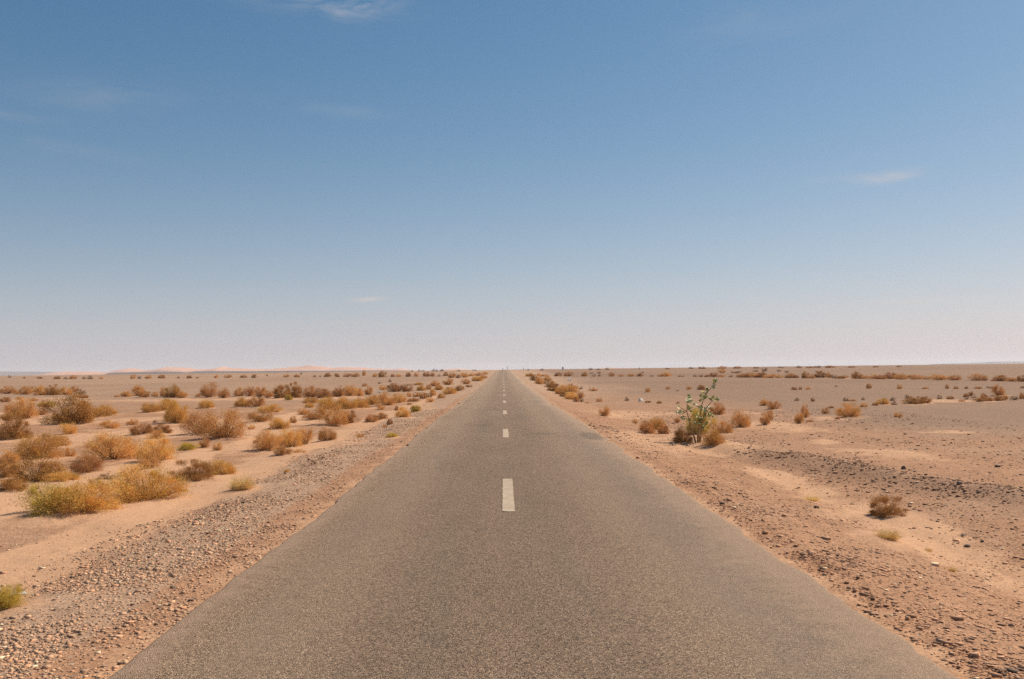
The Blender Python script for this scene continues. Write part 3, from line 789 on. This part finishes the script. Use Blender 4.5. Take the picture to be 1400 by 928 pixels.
def ribbons(p0, dirs, length, width, rng, bend=0.25):
    """tapered two-step ribbons from p0 along dirs -> verts, quads"""
    n = len(p0)
    side = np.cross(dirs, rng.normal(size=(n, 3))); side /= np.linalg.norm(side, axis=1)[:, None] + 1e-9
    mid = p0 + dirs * (length * 0.55)[:, None] + rng.normal(size=(n, 3)) * (length * bend * 0.25)[:, None]
    end = p0 + dirs * length[:, None] + rng.normal(size=(n, 3)) * (length * bend * 0.5)[:, None]
    w = width[:, None] * side
    V = np.stack([p0 - w * .5, p0 + w * .5, mid - w * .45, mid + w * .45, end - w * .12, end + w * .12], 1).reshape(-1, 3)
    b = (np.arange(n) * 6)[:, None]
    Fq = np.concatenate([b + np.array([[0, 1, 3, 2]]), b + np.array([[2, 3, 5, 4]])])
    return V, Fq


def tubes(paths, radii, sides=4):
    V, Fq = [], []
    off = 0
    for P, r in zip(paths, radii):
        P = np.asarray(P); k = len(P)
        T = np.gradient(P, axis=0); T /= np.linalg.norm(T, axis=1)[:, None] + 1e-9
        ref = np.array([0.31, 0.77, 0.2]); A = np.cross(T, ref); A /= np.linalg.norm(A, axis=1)[:, None] + 1e-9
        B = np.cross(T, A)
        ang = np.arange(sides) * 2 * math.pi / sides
        ring = P[:, None, :] + (A[:, None, :] * np.cos(ang)[None, :, None] + B[:, None, :] * np.sin(ang)[None, :, None]) * np.asarray(r)[:, None, None]
        V.append(ring.reshape(-1, 3))
        ii = off + np.arange(k * sides).reshape(k, sides)
        nx = np.roll(ii, -1, axis=1)
        Fq.append(np.stack([ii[:-1], nx[:-1], nx[1:], ii[1:]], -1).reshape(-1, 4))
        off += k * sides
    return np.concatenate(V), np.concatenate(Fq)


def pick_cols(kind, n, rng, per):
    pal = PAL[kind]
    c = np.array([p[0] for p in pal]); pr = np.array([p[1] for p in pal])
    ch = 1.15 * c[rng.choice(len(pal), n, p=pr / pr.sum())] * (1 + rng.normal(0, 0.13, (n, 1)))
    return np.repeat(np.clip(ch, 0.01, 0.9), per, axis=0)


def make_shrub(kind, seed):
    """unit shrub, 1 wide and ASPECT high -> (foliage mesh, branches mesh)"""
    rng = np.random.default_rng(seed)
    A = ASPECT[kind]
    n_cl = {'o': 46, 'b': 40, 'd': 30, 'g': 54, 'y': 44, 't': 16, 'v': 50, 'k': 34}[kind]
    n_tw = {'o': 14000, 'b': 13000, 'd': 18000, 'g': 16000, 'y': 13000, 't': 1500, 'v': 14000, 'k': 5000}[kind]
    # lobed, uneven outline
    ph = rng.uniform(0, 6.28, 4); am = rng.uniform(0.05, 0.16, 4)
    th = rng.uniform(0, 2 * math.pi, n_cl)
    cz = rng.uniform(0.0, 1.0, n_cl) ** 1.05
    el = np.arcsin(np.clip(cz, 0, 1)) * 0.96
    lob = 1 + sum(a * np.sin((i + 2) * th + p) for i, (a, p) in enumerate(zip(am, ph)))
    rad = (0.34 + 0.13 * rng.uniform(0, 1, n_cl) ** 0.5) * lob
    belly = 0.86 + 0.14 * np.sin(el * 2)
    C = np.stack([np.cos(th) * np.cos(el) * rad * belly, np.sin(th) * np.cos(el) * rad * belly, (0.10 + 0.90 * np.sin(el) * rad / 0.46) * A * 0.86], 1)
    if kind == 't':
        n = n_tw
        t2 = rng.uniform(0, 2 * math.pi, n); rr = 0.10 * np.sqrt(rng.uniform(0, 1, n))
        p0 = np.stack([np.cos(t2) * rr * 1.6, np.sin(t2) * rr * 1.6, np.zeros(n)], 1)
        lean = rng.uniform(0.1, 1.15, n)
        d = np.stack([np.cos(t2) * np.sin(lean), np.sin(t2) * np.sin(lean), np.cos(lean)], 1) + rng.normal(0, .15, (n, 3))
        d /= np.linalg.norm(d, axis=1)[:, None]
        ln = rng.uniform(0.18, 0.56, n)
        V, Fq = ribbons(p0, d, ln, rng.uniform(0.004, 0.008, n), rng, 0.35)
        fol = link_mesh("foliage", V, Fq, M_TWIG, cols=pick_cols(kind, n, rng, 6))
        paths = []; rads = []
        for i in range(10):
            a = rng.uniform(0, 6.28)
            e = np.array([math.cos(a) * .3, math.sin(a) * .3, A * rng.uniform(.3, .8)])
            paths.append([np.array([0, 0, -0.02]), e * 0.5 + [0, 0, .05], e]); rads.append([.006, .004, .002])
    else:
        wcl = rng.uniform(0.5, 1.5, n_cl); wcl /= wcl.sum()
        pick = rng.choice(n_cl, n_tw, p=wcl)
        spread = {'o': .075, 'b': .07, 'd': .064, 'g': .07, 'y': .078, 'v': .065, 'k': .08}[kind]
        base = C[pick] + rng.normal(0, 1, (n_tw, 3)) * spread * np.array([1, 1, .75]) * rng.uniform(.5, 1.5, n_cl)[pick][:, None]
        base[:, 2] = np.abs(base[:, 2])
        # a share of the twigs fills the inside, along the branches
        ins = rng.uniform(0, 1, n_tw) < 0.25
        base[ins] *= rng.uniform(0.25, 0.95, (ins.sum(), 1))
        d = base - np.array([0, 0, -0.12]) ; d /= np.linalg.norm(d, axis=1)[:, None] + 1e-9
        d = d + rng.normal(0, {'d': .75, 'g': .65, 'v': .65}.get(kind, .62), (n_tw, 3))
        d /= np.linalg.norm(d, axis=1)[:, None] + 1e-9
        ln = rng.uniform(0.022, 0.062, n_tw) * {'d': .75, 'k': 1.1, 'g': 1.0, 'v': 0.9}.get(kind, 1.1)
        longer = rng.uniform(0, 1, n_tw) < 0.03
        ln[longer] *= 1.9
        wd = rng.uniform(0.0024, 0.0052, n_tw) * {'d': 1.5, 'v': 1.3, 'k': 1.6, 'b': 1.15}.get(kind, 1.0)
        keep = base[:, 2] < A * 1.05
        base, d, ln, wd = base[keep], d[keep], ln[keep], wd[keep]
        low = (base[:, 2] + d[:, 2] * ln) < 0.005
        d[low, 2] = np.abs(d[low, 2]) + 0.1
        V, Fq = ribbons(base, d, ln, wd, rng)
        cl_shade = rng.normal(1, 0.10, n_cl)
        cols = pick_cols(kind, len(base), rng, 6)
        cols = cols * np.repeat(cl_shade[pick][keep], 6)[:, None]
        if kind in ('g', 'v'):       # greener shoots on some clumps
            green = (rng.uniform(0, 1, n_cl) < (0.25 if kind == 'g' else 0.55))[pick][keep]
            cols = np.where(np.repeat(green, 6)[:, None], cols * np.array([0.95, 1.02, 0.82]), cols)
        fol = link_mesh("foliage", V, Fq, M_TWIG, cols=np.clip(cols, 0.01, .9))
        paths, rads = [], []
        for i in range(n_cl):
            s0 = np.array([rng.normal(0, .03), rng.normal(0, .03), -0.02])
            e = C[i] * 0.98
            m1 = s0 + (e - s0) * 0.35 + np.array([0, 0, -.02 - 0.04 * rng.uniform()]) + rng.normal(0, .012, 3)
            m2 = s0 + (e - s0) * 0.7 + rng.normal(0, .02, 3)
            paths.append([s0, m1, m2, e]); r0 = rng.uniform(.006, .011)
            rads.append([r0, r0 * .75, r0 * .5, r0 * .2])
    BV, BF = tubes(paths, rads)
    bcol = np.array([.20, .125, .07]) * (1 + RNG.normal(0, .05, (len(BV), 1)))
    if kind in ('d', 'k'): bcol = bcol * 0.7
    if kind == 't': bcol = bcol * 1.8
    br = link_mesh("branches", BV, BF, M_BRANCH, cols=np.clip(bcol, .01, .9))
    fm, bm = fol.data, br.data
    co = np.empty(len(fm.vertices) * 3, np.float32); fm.vertices.foreach_get("co", co); co = co.reshape(-1, 3)
    kx = 0.5 / np.percentile(np.hypot(co[:, 0], co[:, 1]), 97.5); kz = A / np.percentile(co[:, 2], 98.5)
    for me_ in (fm, bm):
        co = np.empty(len(me_.vertices) * 3, np.float32); me_.vertices.foreach_get("co", co)
        co = co.reshape(-1, 3) * np.array([kx, kx, kz], np.float32)
        me_.vertices.foreach_set("co", co.ravel()); me_.update()
    bpy.data.objects.remove(fol); bpy.data.objects.remove(br)
    return fm, bm


PROTO = {}
for kk, cnt in (('o', 5), ('b', 4), ('d', 3), ('g', 4), ('y', 3), ('t', 2), ('v', 2), ('k', 2)):
    PROTO[kk] = [make_shrub(kk, 1000 + 31 * i + ord(kk)) for i in range(cnt)]
# one mesh for a bush too small in view to show its parts
FAR = {}
for kk, lst in PROTO.items():
    FAR[kk] = []
    for fm, bm in lst[:3]:
        v1 = np.empty(len(fm.vertices) * 3, np.float32); fm.vertices.foreach_get("co", v1)
        f1 = np.empty(len(fm.loops), np.int32); fm.loops.foreach_get("vertex_index", f1)
        c1 = np.empty(len(fm.vertices) * 4, np.float32); fm.color_attributes["tint"].data.foreach_get("color", c1)
        o = link_mesh("desert_shrub", v1.reshape(-1, 3), f1.reshape(-1, 4), M_TWIG, cols=c1.reshape(-1, 4)[:, :3])
        FAR[kk].append(o.data); bpy.data.objects.remove(o)

ORD = ["first", "second", "third", "fourth", "fifth", "sixth", "seventh", "eighth", "ninth", "tenth", "eleventh", "twelfth", "thirteenth", "fourteenth", "fifteenth", "sixteenth", "seventeenth", "eighteenth", "nineteenth", "twentieth"]
TENS = {20: "twenty", 30: "thirty", 40: "forty", 50: "fifty", 60: "sixty", 70: "seventy", 80: "eighty"}


def ordinal(n):
    if n <= 20: return ORD[n - 1]
    t, u = n // 10 * 10, n % 10
    if u == 0: return TENS[t][:-1] + "ieth"
    return TENS[t] + "-" + ORD[u - 1]


LOOK = {'o': "rust orange dry shrub", 'b': "brown dry shrub", 'd': "dark dense shrub", 'g': "olive brown shrub", 'y': "golden dry shrub", 't': "straw tuft", 'v': "greenish shrub", 'k': "dark scrub speck"}


def band(b):
    x, y = b['px'], b['py']
    if x < 700:
        if y <= 508 and x > 550: return "specks on the left horizon line", "left horizon scrub"
        if y < 519: return "far scrub line under the left horizon", "far left scrub line"
        if y < 545: return "long scrub row across the left plain", "long left scrub row"
        if y < 568 or (y < 573 and x < 150): return "loose scrub before the long left row", "loose left scrub"
        return "scrub on the near left sand", "near left scrub"
    if x < 804 and y > 513.0 and not (760 < x and y < 515): return "scrub along the right road edge", "right road edge scrub"
    if y < 506.5: return "specks on the right horizon line", "right horizon scrub"
    if y < 511: return "specks beyond the long right row", "specks beyond the long right row"
    if y < 523: return "long scrub row across the right plain", "long right scrub row"
    if y < 536: return "sparse second row on the right plain", "second right scrub row"
    if y < 557: return "third scrub row on the right plain", "third right scrub row"
    return "scrub on the near right plain", "near right scrub"


bands = {}
for b in placed:
    bands.setdefault(band(b), []).append(b)
for (where, grp), lst in bands.items():
    lst.sort(key=lambda q: q['px'])
    for i, b in enumerate(lst):
        b['group'] = "desert scrub: " + grp
        if not b['label']:
            b['label'] = f"{LOOK[b['kind']]}, {ordinal(i + 1)} from left in {where}"

count = {}
for b in placed:
    kk = b['kind']
    i = count.get(kk, 0); count[kk] = i + 1
    rz = random.uniform(0, 6.283)
    A = ASPECT[kk]
    sxy = b['wm'] * (random.uniform(1.05, 1.20) if b['w'] > 20 else random.uniform(1.08, 1.24)) * (1.22 if b['py'] < 523 and b['px'] > 800 else 1.0); sz = b['hm'] / A * random.uniform(0.88, 1.0) * (1.12 if kk == 'd' and b['py'] < 600 else 1.0) * (1.0 - 0.13 * float(sstep(560, 660, b['py'])))
    nm = "grass_tuft" if kk == 't' else "desert_shrub"
    cat = "grass tuft" if kk == 't' else "shrub"
    zloc = b['p'][2] - 0.01
    if b['w'] >= 12:
        root = empty(nm, (b['p'][0], b['p'][1], zloc))
        fm, bm = PROTO[kk][i % len(PROTO[kk])]
        for part_name, me in (("foliage", fm), ("branches", bm)):
            o = bpy.data.objects.new(part_name, me); COL.objects.link(o); o.parent = root
        root.rotation_euler = (0, 0, rz); root.scale = (sxy, sxy, sz)
    else:
        root = bpy.data.objects.new(nm, FAR[kk][i % len(FAR[kk])]); COL.objects.link(root)
        root.location = (b['p'][0], b['p'][1], zloc)
        root.rotation_euler = (0, 0, rz); root.scale = (sxy, sxy, sz)
    tag(root, b['label'], cat, b['group'])


# ------------------------------------------------------------------ the green milkweed
def milkweed():
    base, t = ground_at(953, 605.5)
    k = t / FPX
    root = empty("milkweed_plant", tuple(base))
    tag(root, "green broad-leaved milkweed with bare stems rising between two dark bushes on the right", "plant")
    rng = np.random.default_rng(77)

    def P(px, py, dep=0.0):
        d = pix_dir(px, py); q = EYE + d * ((base[1] + dep) / d[1])
        return q - base
    stems = [
        ([(952, 605), (949, 596), (945, 584), (942, 573), (939, 562), (939.5, 551), (941, 541)], -.05),
        ([(954, 606), (954, 592), (956, 580), (957, 566), (960, 551), (964, 540), (968, 532)], .05),
        ([(956, 605), (959, 590), (960, 576), (963, 562), (969, 552), (976, 546)], -.1),
        ([(964, 540), (969, 533), (974, 527.5), (979, 520)], .05),
        ([(947, 580), (941, 573), (935, 568), (928, 561)], .15),
        ([(957, 604), (955, 590), (951, 575), (948, 562)], .2),
        ([(959, 578), (965, 571), (970, 564)], -.18),
        ([(939, 562), (933, 558), (928, 555.5)], 0.0),
    ]
    for pts, dep in stems:
        path = np.array([P(a, c, dep * (i / len(pts)) * 2) for i, (a, c) in enumerate(pts)])
        if pts[0][1] > 600: path[0][2] = -0.05
        n = len(path); tt = np.linspace(0, n - 1, n * 3)
        fine = np.stack([np.interp(tt, np.arange(n), path[:, c]) for c in range(3)], 1)
        r0 = 0.024 if pts[0][1] > 600 else 0.013
        V, Fq = tubes([fine], [np.linspace(r0, 0.005, len(fine))], 6)
        c = np.array([.42, .25, .12]) * (1 + rng.normal(0, .06, (len(V), 1)))
        hgt = np.clip((fine[:, 2] / 1.2), 0, 1).repeat(6)[:, None]
        c = c * (1 - 0.55 * hgt) + np.array([.30, .30, .13]) * 0.55 * hgt
        link_mesh("stem", V, Fq, M_BRANCH, parent=root, cols=np.clip(c, .01, .9))
    # leaf clusters: pairs of broad oval leaves
    leafs = [(979, 520), (977, 521.5), (974.5, 528), (968, 531), (966.5, 533), (961, 537), (960, 539.5), (963, 536), (964, 543), (959, 546), (962, 541.5),
             (972, 545), (977.5, 546), (980, 544.5), (982, 545), (974, 543.5), (942, 541), (940, 545), (943, 543), (943, 548), (945, 550), (949, 551.5), (944.5, 554), (940.5, 557), (942, 558.5), (945, 559.5),
             (928, 555.5), (926.5, 563), (929, 563.5), (932, 564), (934, 563), (932.5, 570), (934, 572), (937, 573), (956, 555.5), (957.5, 557), (955, 568), (953, 567), (957, 571), (962, 566), (966.5, 561), (968, 558), (963, 560), (971.5, 564.5), (974, 568), (970, 567), (957, 574), (968, 574.6), (961, 557.5), (965, 557), (964, 569), (952.5, 570.5), (960, 572), (945, 562), (947, 557.5), (944, 574), (950, 577), (966, 579), (959, 579), (963, 584)]
    VV, FF, CC = [], [], []
    off = 0
    for (a, c) in leafs:
        for rep in range(4):
            ctr = P(a + rng.normal(0, 1.2), c + rng.normal(0, 1.1), rng.normal(0, .14))
            az = rng.uniform(0, 6.28); tilt = rng.uniform(0.1, 1.25)
            ax = np.array([math.cos(az) * math.cos(tilt), math.sin(az) * math.cos(tilt), math.sin(tilt)])
            sd = np.cross(ax, [0, 0, 1]); sd /= np.linalg.norm(sd)
            roll = rng.normal(0, 0.5)
            nr_ = np.cross(sd, ax)
            sd2 = sd * math.cos(roll) + nr_ * math.sin(roll); nr2 = np.cross(sd2, ax)
            Ln = rng.uniform(.07, .12); Wd = Ln * rng.uniform(.55, .72)
            us = np.linspace(0, 1, 6)
            prof = np.sin(np.pi * np.clip(us * 0.93 + 0.05, 0, 1)) ** 0.7
            rows = []
            for u_, w_ in zip(us, prof):
                mid = ctr + ax * (u_ - .3) * Ln - nr2 * 0.25 * Ln * u_ * u_
                rows += [mid - sd2 * w_ * Wd * .5 + nr2 * .15 * Wd * w_, mid, mid + sd2 * w_ * Wd * .5 + nr2 * .15 * Wd * w_]
            VV.append(np.array(rows))
            ii = off + np.arange(18).reshape(6, 3); off += 18
            FF.append(np.stack([ii[:-1, :-1], ii[:-1, 1:], ii[1:, 1:], ii[1:, :-1]], -1).reshape(-1, 4))
            g = np.array([.185, .215, .060]) if rng.uniform() < .58 else np.array([.62, .60, .32])
            CC.append(np.repeat((g * (1 + rng.normal(0, .18)))[None], 18, 0))
    link_mesh("foliage", np.concatenate(VV), np.concatenate(FF), M_LEAF, parent=root, cols=np.clip(np.concatenate(CC), .01, .9), smooth=True)


milkweed()


# ------------------------------------------------------------------ loose gravel (one mass) and single stones
CUBE = np.array([[-1, -1, -1], [1, -1, -1], [1, 1, -1], [-1, 1, -1], [-1, -1, 1], [1, -1, 1], [1, 1, 1], [-1, 1, 1]], float)
CF = np.array([[0, 3, 2, 1], [4, 5, 6, 7], [0, 1, 5, 4], [1, 2, 6, 5], [2, 3, 7, 6], [3, 0, 4, 7]])


def scatter(n, x0, x1, y0, y1, dens):
    """n tries, kept with probability dens(x, y); more of them close by"""
    x = RNG.uniform(x0, x1, n)
    y = y0 * (y1 / y0) ** RNG.uniform(0, 1, n)
    keep = RNG.uniform(0, 1, n) < dens(x, y)
    return x[keep], y[keep]


def dens_left(x, y):
    _, g = sand_gravel_small(x, y)
    return g * (1 - 0.55 * sstep(8, 20, y))


def sand_gravel_small(x, y):
    sa, gr = sand_gravel(x, y)
    cl = sstep(0.35, 0.7, fbm(x * 1.6, y * 1.6, 171, 3))
    return sa, np.clip((gr * 0.75 + 0.25) * (0.3 + 0.7 * cl) * (1 - 0.66 * sa), 0.0, 1)


parts = []
parts.append((scatter(190000, -4.6, -2.28, 4.5, 45, dens_left), 1.0, 'g'))
parts.append((scatter(120000, -16, -3.6, 6.5, 40, dens_left), 0.9, 'b'))
parts.append((scatter(120000, 2.5, 6.0, 4.5, 40, dens_left), 1.0, 'b'))


def dens_rough(x, y):
    bx, bs = berm_dist(x, y)
    sa, gr = sand_gravel(x, y)
    rough = 0.24 + 1.9 * bs * np.exp(-(bx / 0.7) ** 2)
    cl = sstep(0.38, 0.66, fbm(x * 0.9, y * 0.9, 181, 3))
    return np.clip(rough * (0.2 + 0.8 * cl) * (1 - 0.88 * sa) * (x > 4.9), 0, 1)


def dens_edge(x, y):
    cl = sstep(0.42, 0.66, fbm(x * 1.1, y * 0.8, 191, 3))
    return np.exp(-((x - 2.95) / 0.33) ** 2) * (0.15 + 0.85 * cl)


parts.append((scatter(120000, 4.5, 16, 6, 45, dens_rough), 1.8, 'k'))
parts.append((scatter(16000, 2.5, 3.8, 4.5, 30, dens_edge), 1.3, 'k'))
parts.append((scatter(9000, -4.3, -3.3, 5, 24, lambda x, y: np.exp(-((x + 3.75) / 0.2) ** 2) * sstep(.45, .65, fbm(x, y * .7, 201, 3))), 1.4, 'k'))
GV, GF, GC = [], [], []
off = 0
for (x, y), szf, pal in parts:
    n = len(x)
    ok = (x < left_edge(y) - 0.03) | (x > right_edge(y) + 0.02)
    x, y = x[ok], y[ok]; n = len(x)
    s_ = np.exp(RNG.normal(math.log(0.0054), 0.56, n)) * szf
    s_ = np.clip(s_, 0.003, 0.026 if pal == 'g' else 0.034) * (1 + 0.3 * sstep(14, 35, y))
    sc3 = s_[:, None] * RNG.uniform(0.6, 1.25, (n, 3)) * np.array([1.15, 1.15, 0.48])
    a = RNG.uniform(0, 6.283, n); ca, sa_ = np.cos(a), np.sin(a)
    v = CUBE[None] * RNG.uniform(0.45, 1.0, (n, 8, 3))
    v = v * sc3[:, None, :]
    vx = v[..., 0] * ca[:, None] - v[..., 1] * sa_[:, None]; vy = v[..., 0] * sa_[:, None] + v[..., 1] * ca[:, None]
    z = height(x, y) + sc3[:, 2] * 0.25
    V = np.stack([vx + x[:, None], vy + y[:, None], v[..., 2] + z[:, None]], -1).reshape(-1, 3)
    GV.append(V)
    GF.append((off + (np.arange(n) * 8)[:, None, None] + CF[None]).reshape(-1, 4)); off += n * 8
    pool = {'g': np.array([[.35, .225, .150], [.45, .285, .185], [.52, .32, .205], [.54, .295, .175], [.72, .53, .37], [.22, .142, .100]]),
            'b': np.array([[.33, .185, .112], [.41, .23, .140], [.47, .26, .158], [.50, .28, .172], [.68, .48, .33], [.22, .13, .085]]),
            'k': np.array([[.28, .165, .104], [.36, .205, .128], [.43, .245, .152], [.48, .275, .172], [.64, .46, .32], [.16, .10, .068]])}[pal]
    pr = [.2, .25, .24, .18, .04, .09] if pal != 'k' else [.26, .25, .22, .15, .025, .095]
    c = (np.array([1.16, 1.10, 1.02]) if pal != 'k' else np.array([1.0, 0.95, 0.88])) * pool[RNG.choice(6, n, p=pr)] * (1 + RNG.normal(0, .12, (n, 1)))
    GC.append(np.repeat(np.clip(c, .02, .8), 8, 0))
tag(link_mesh("gravel", np.concatenate(GV), np.concatenate(GF), M_PEBBLE, cols=np.concatenate(GC)), kind="stuff")


def stone(px, py, w, h, mat, label, group="single stones on the desert floor", seed=0):
    import bmesh
    p, t = ground_at(px, py)
    k = t / FPX
    rng = np.random.default_rng(500 + seed)
    bm = bmesh.new(); bmesh.ops.create_icosphere(bm, subdivisions=3, radius=1.0)
    ax = rng.normal(size=(9, 3)); ax /= np.linalg.norm(ax, axis=1)[:, None]
    cut = rng.uniform(0.55, 0.9, 9)
    for v in bm.verts:
        c = np.array(v.co)
        for a_, c_ in zip(ax, cut):
            dd = c.dot(a_)
            if dd > c_: c = c - a_ * (dd - c_) * 0.9
        v.co = Vector(c * (1 + rng.normal(0, .012)))
    me = bpy.data.meshes.new("stone"); bm.to_mesh(me); bm.free()
    me.materials.append(mat)
    o = bpy.data.objects.new("stone", me); COL.objects.link(o)
    o.location = (p[0], p[1] + 0.3 * w * k, p[2] + 0.18 * h * k)
    o.scale = (0.44 * w * k, 0.36 * w * k, 0.52 * h * k)
    o.rotation_euler = (rng.normal(0, .1), rng.normal(0, .1), rng.normal(0, .3))
    tag(o, label, "stone", group)


stone(877, 548, 12, 6, M_PALESTONE, "pale flat stone with dark underside on the right plain", seed=1)
bpy.data.objects['stone'].rotation_euler = (-0.5, 0.25, 0.1)
stone(1365, 638, 9, 5, M_DARKSTONE, "dark stone lying beyond the stony berm at far right", seed=4)
stone(1237, 641, 9, 7, M_DARKSTONE, "dark stone on the crest of the stony berm, middle", seed=5)
stone(1313, 662, 10, 6, M_DARKSTONE, "dark stone among rubble on the right part of the berm", seed=6)
stone(1318, 732, 8, 5, M_DARKSTONE, "dark stone right of the sandy ditch, upper of two", seed=7)
stone(1324, 748, 10, 5, M_DARKSTONE, "dark stone right of the sandy ditch, lower of two", seed=8)
stone(1117, 696, 8, 5, M_DARKSTONE, "small dark stone in the sandy ditch near the flattened tuft", seed=9)
stone(1285, 875, 10, 6, M_DARKSTONE, "dark stone on the right shoulder slope, lower right", seed=10)
stone(1384, 853, 9, 5, M_BROWNSTONE, "brown stone near the lower right corner of the slope", seed=11)
stone(163, 909, 8, 5, M_DARKSTONE, "dark stone beside the broken left edge of the asphalt", seed=12)
stone(260, 822, 10, 4, M_DARKSTONE, "flat dark stone on sand strip beside the left asphalt", seed=13)
stone(177, 735, 10, 3, M_BROWNSTONE, "flat brown stone on the sand strip left of the gravel shoulder", seed=14)
stone(235, 804, 9, 4, M_DARKSTONE, "dark stone in the middle of the left gravel shoulder", seed=15)


# ------------------------------------------------------------------ litter
def crumpled(name, px, py, w, h, label, cat, seed, upright=False):
    p, t = ground_at(px, py); k = t / FPX
    rng = np.random.default_rng(seed)
    n, m = (9, 7)
    u, v = np.meshgrid(np.linspace(-1, 1, n), np.linspace(-1, 1, m), indexing='ij')
    if upright:      # a twisted strip of plastic film standing on a twig
        X = u * 0.5 * w * k * (1 - .3 * v) + 0.15 * w * k * np.sin(v * 3); Z = (v + 1) * .5 * h * k; Y = 0.4 * w * k * np.sin(u * 3 + v * 2)
    else:
        X = u * .5 * w * k; Y = v * .35 * w * k + .1 * w * k * np.sin(u * 2); Z = 0.012 + 0.5 * h * k * (np.abs(np.sin(u * 2.3 + v * 1.7)))
    Pn = np.stack([X, Y, Z], -1) + rng.normal(0, .04 * w * k, (n, m, 3))
    Pn[..., 2] = np.maximum(Pn[..., 2], 0.004)
    top = Pn.reshape(-1, 3); bot = top + np.array([0, 0.004, -0.003])
    ii = np.arange(n * m).reshape(n, m)
    f = np.stack([ii[:-1, :-1], ii[:-1, 1:], ii[1:, 1:], ii[1:, :-1]], -1).reshape(-1, 4)
    o = link_mesh(name, np.concatenate([top, bot]), np.concatenate([f, f[:, ::-1] + n * m]), M_PLASTIC, smooth=True)
    o.location = tuple(p)
    tag(o, label, cat)


crumpled("plastic_scrap", 160.5, 690, 6, 13, "upright white plastic scrap caught between the two nearest big bushes", "litter", 601, True)
crumpled("white_speck", 778.5, 519.3, 5.5, 5, "small bright white speck beyond the scrub along the right road edge", "litter", 603)  # white speck, made as low translucent film so it shows bright
crumpled("white_speck", 518.5, 536, 4.5, 4.5, "small bright white speck among the scrub left of the road", "litter", 604)  # another white speck, translucent and low to catch the sun
crumpled("paper_scrap", 24, 814, 20, 5, "flat white scrap of paper on sand beside the yellow green tuft", "litter", 602)


# ------------------------------------------------------------------ far posts and sign
def post(px, py, h, label):
    p, t = ground_at(px, py); k = t / FPX
    root = empty("marker_post", tuple(p))
    V, Fq = tubes([np.array([[0, 0, -.1], [0, 0, h * k * .5], [0, 0, h * k]])], [np.full(3, 0.32 * k)], 8)
    link_mesh("pole", V, Fq, M_POST, parent=root, cols=None)
    V, Fq = tubes([np.array([[0, 0, h * k], [0, 0, h * k * 1.04], [0, 0, h * k * 1.05]])], [np.array([.4, .4, .05]) * k], 8)
    link_mesh("cap", V, Fq, M_POST, parent=root)
    tag(root, label, "post", "marker posts where the road meets the horizon")


post(693.6, 505.6, 5, "tallest dark marker post, standing at the right rim of the road's far end")
post(687.5, 505.6, 3.5, "short thin marker post in the middle of the road's far end")
post(715.5, 505.5, 3.5, "thin marker post on the horizon just right of the road's far end")

p, t = ground_at(769.5, 506.2); k = t / FPX
sg = empty("road_sign", tuple(p))
V, Fq = tubes([np.array([[0, 0, -.1], [0, 0, 2 * k], [0, 0, 4.6 * k]])], [np.full(3, 0.35 * k)], 8)
link_mesh("pole", V, Fq, M_POST, parent=sg)
tri = []
for zoff in (-0.25, 0.25):
    tri += [[-1.5 * k, zoff * k * .4, 3.0 * k], [1.5 * k, zoff * k * .4, 3.0 * k], [0.25 * k, zoff * k * .4, 5.6 * k], [-0.25 * k, zoff * k * .4, 5.6 * k]]
link_mesh("panel", np.array(tri), np.array([[0, 1, 2, 3], [7, 6, 5, 4], [0, 4, 5, 1], [1, 5, 6, 2], [2, 6, 7, 3], [3, 7, 4, 0]]), M_POST, parent=sg)
tag(sg, "tiny dark signpost silhouetted on the horizon right of the road", "sign")
p, t = ground_at(874, 504.5); k = t / FPX
post(874, 504.6, 3, "tiny lone post on the right horizon, farther right than the signpost")

# ------------------------------------------------------------------ the air
hv = np.array([[x, y, z] for z in (-2.0, 45.0) for y in (-120.0, 9000.0) for x in (-8500.0, 8500.0)])
hf = np.array([[0, 2, 3, 1], [4, 5, 7, 6], [0, 1, 5, 4], [1, 3, 7, 5], [3, 2, 6, 7], [2, 0, 4, 6]])
hm_ = bpy.data.materials.new("thin_haze"); hm_.use_nodes = True
hn, hl = hm_.node_tree.nodes, hm_.node_tree.links
hn.clear()
ho = hn.new("ShaderNodeOutputMaterial"); pv = hn.new("ShaderNodeVolumePrincipled")
pv.inputs["Color"].default_value = (0.86, 0.90, 0.97, 1)
pv.inputs["Density"].default_value = 0.00011
pv.inputs["Anisotropy"].default_value = 0.2
hl.new(pv.outputs[0], ho.inputs["Volume"])
tag(link_mesh("haze", hv, hf, hm_), kind="stuff")
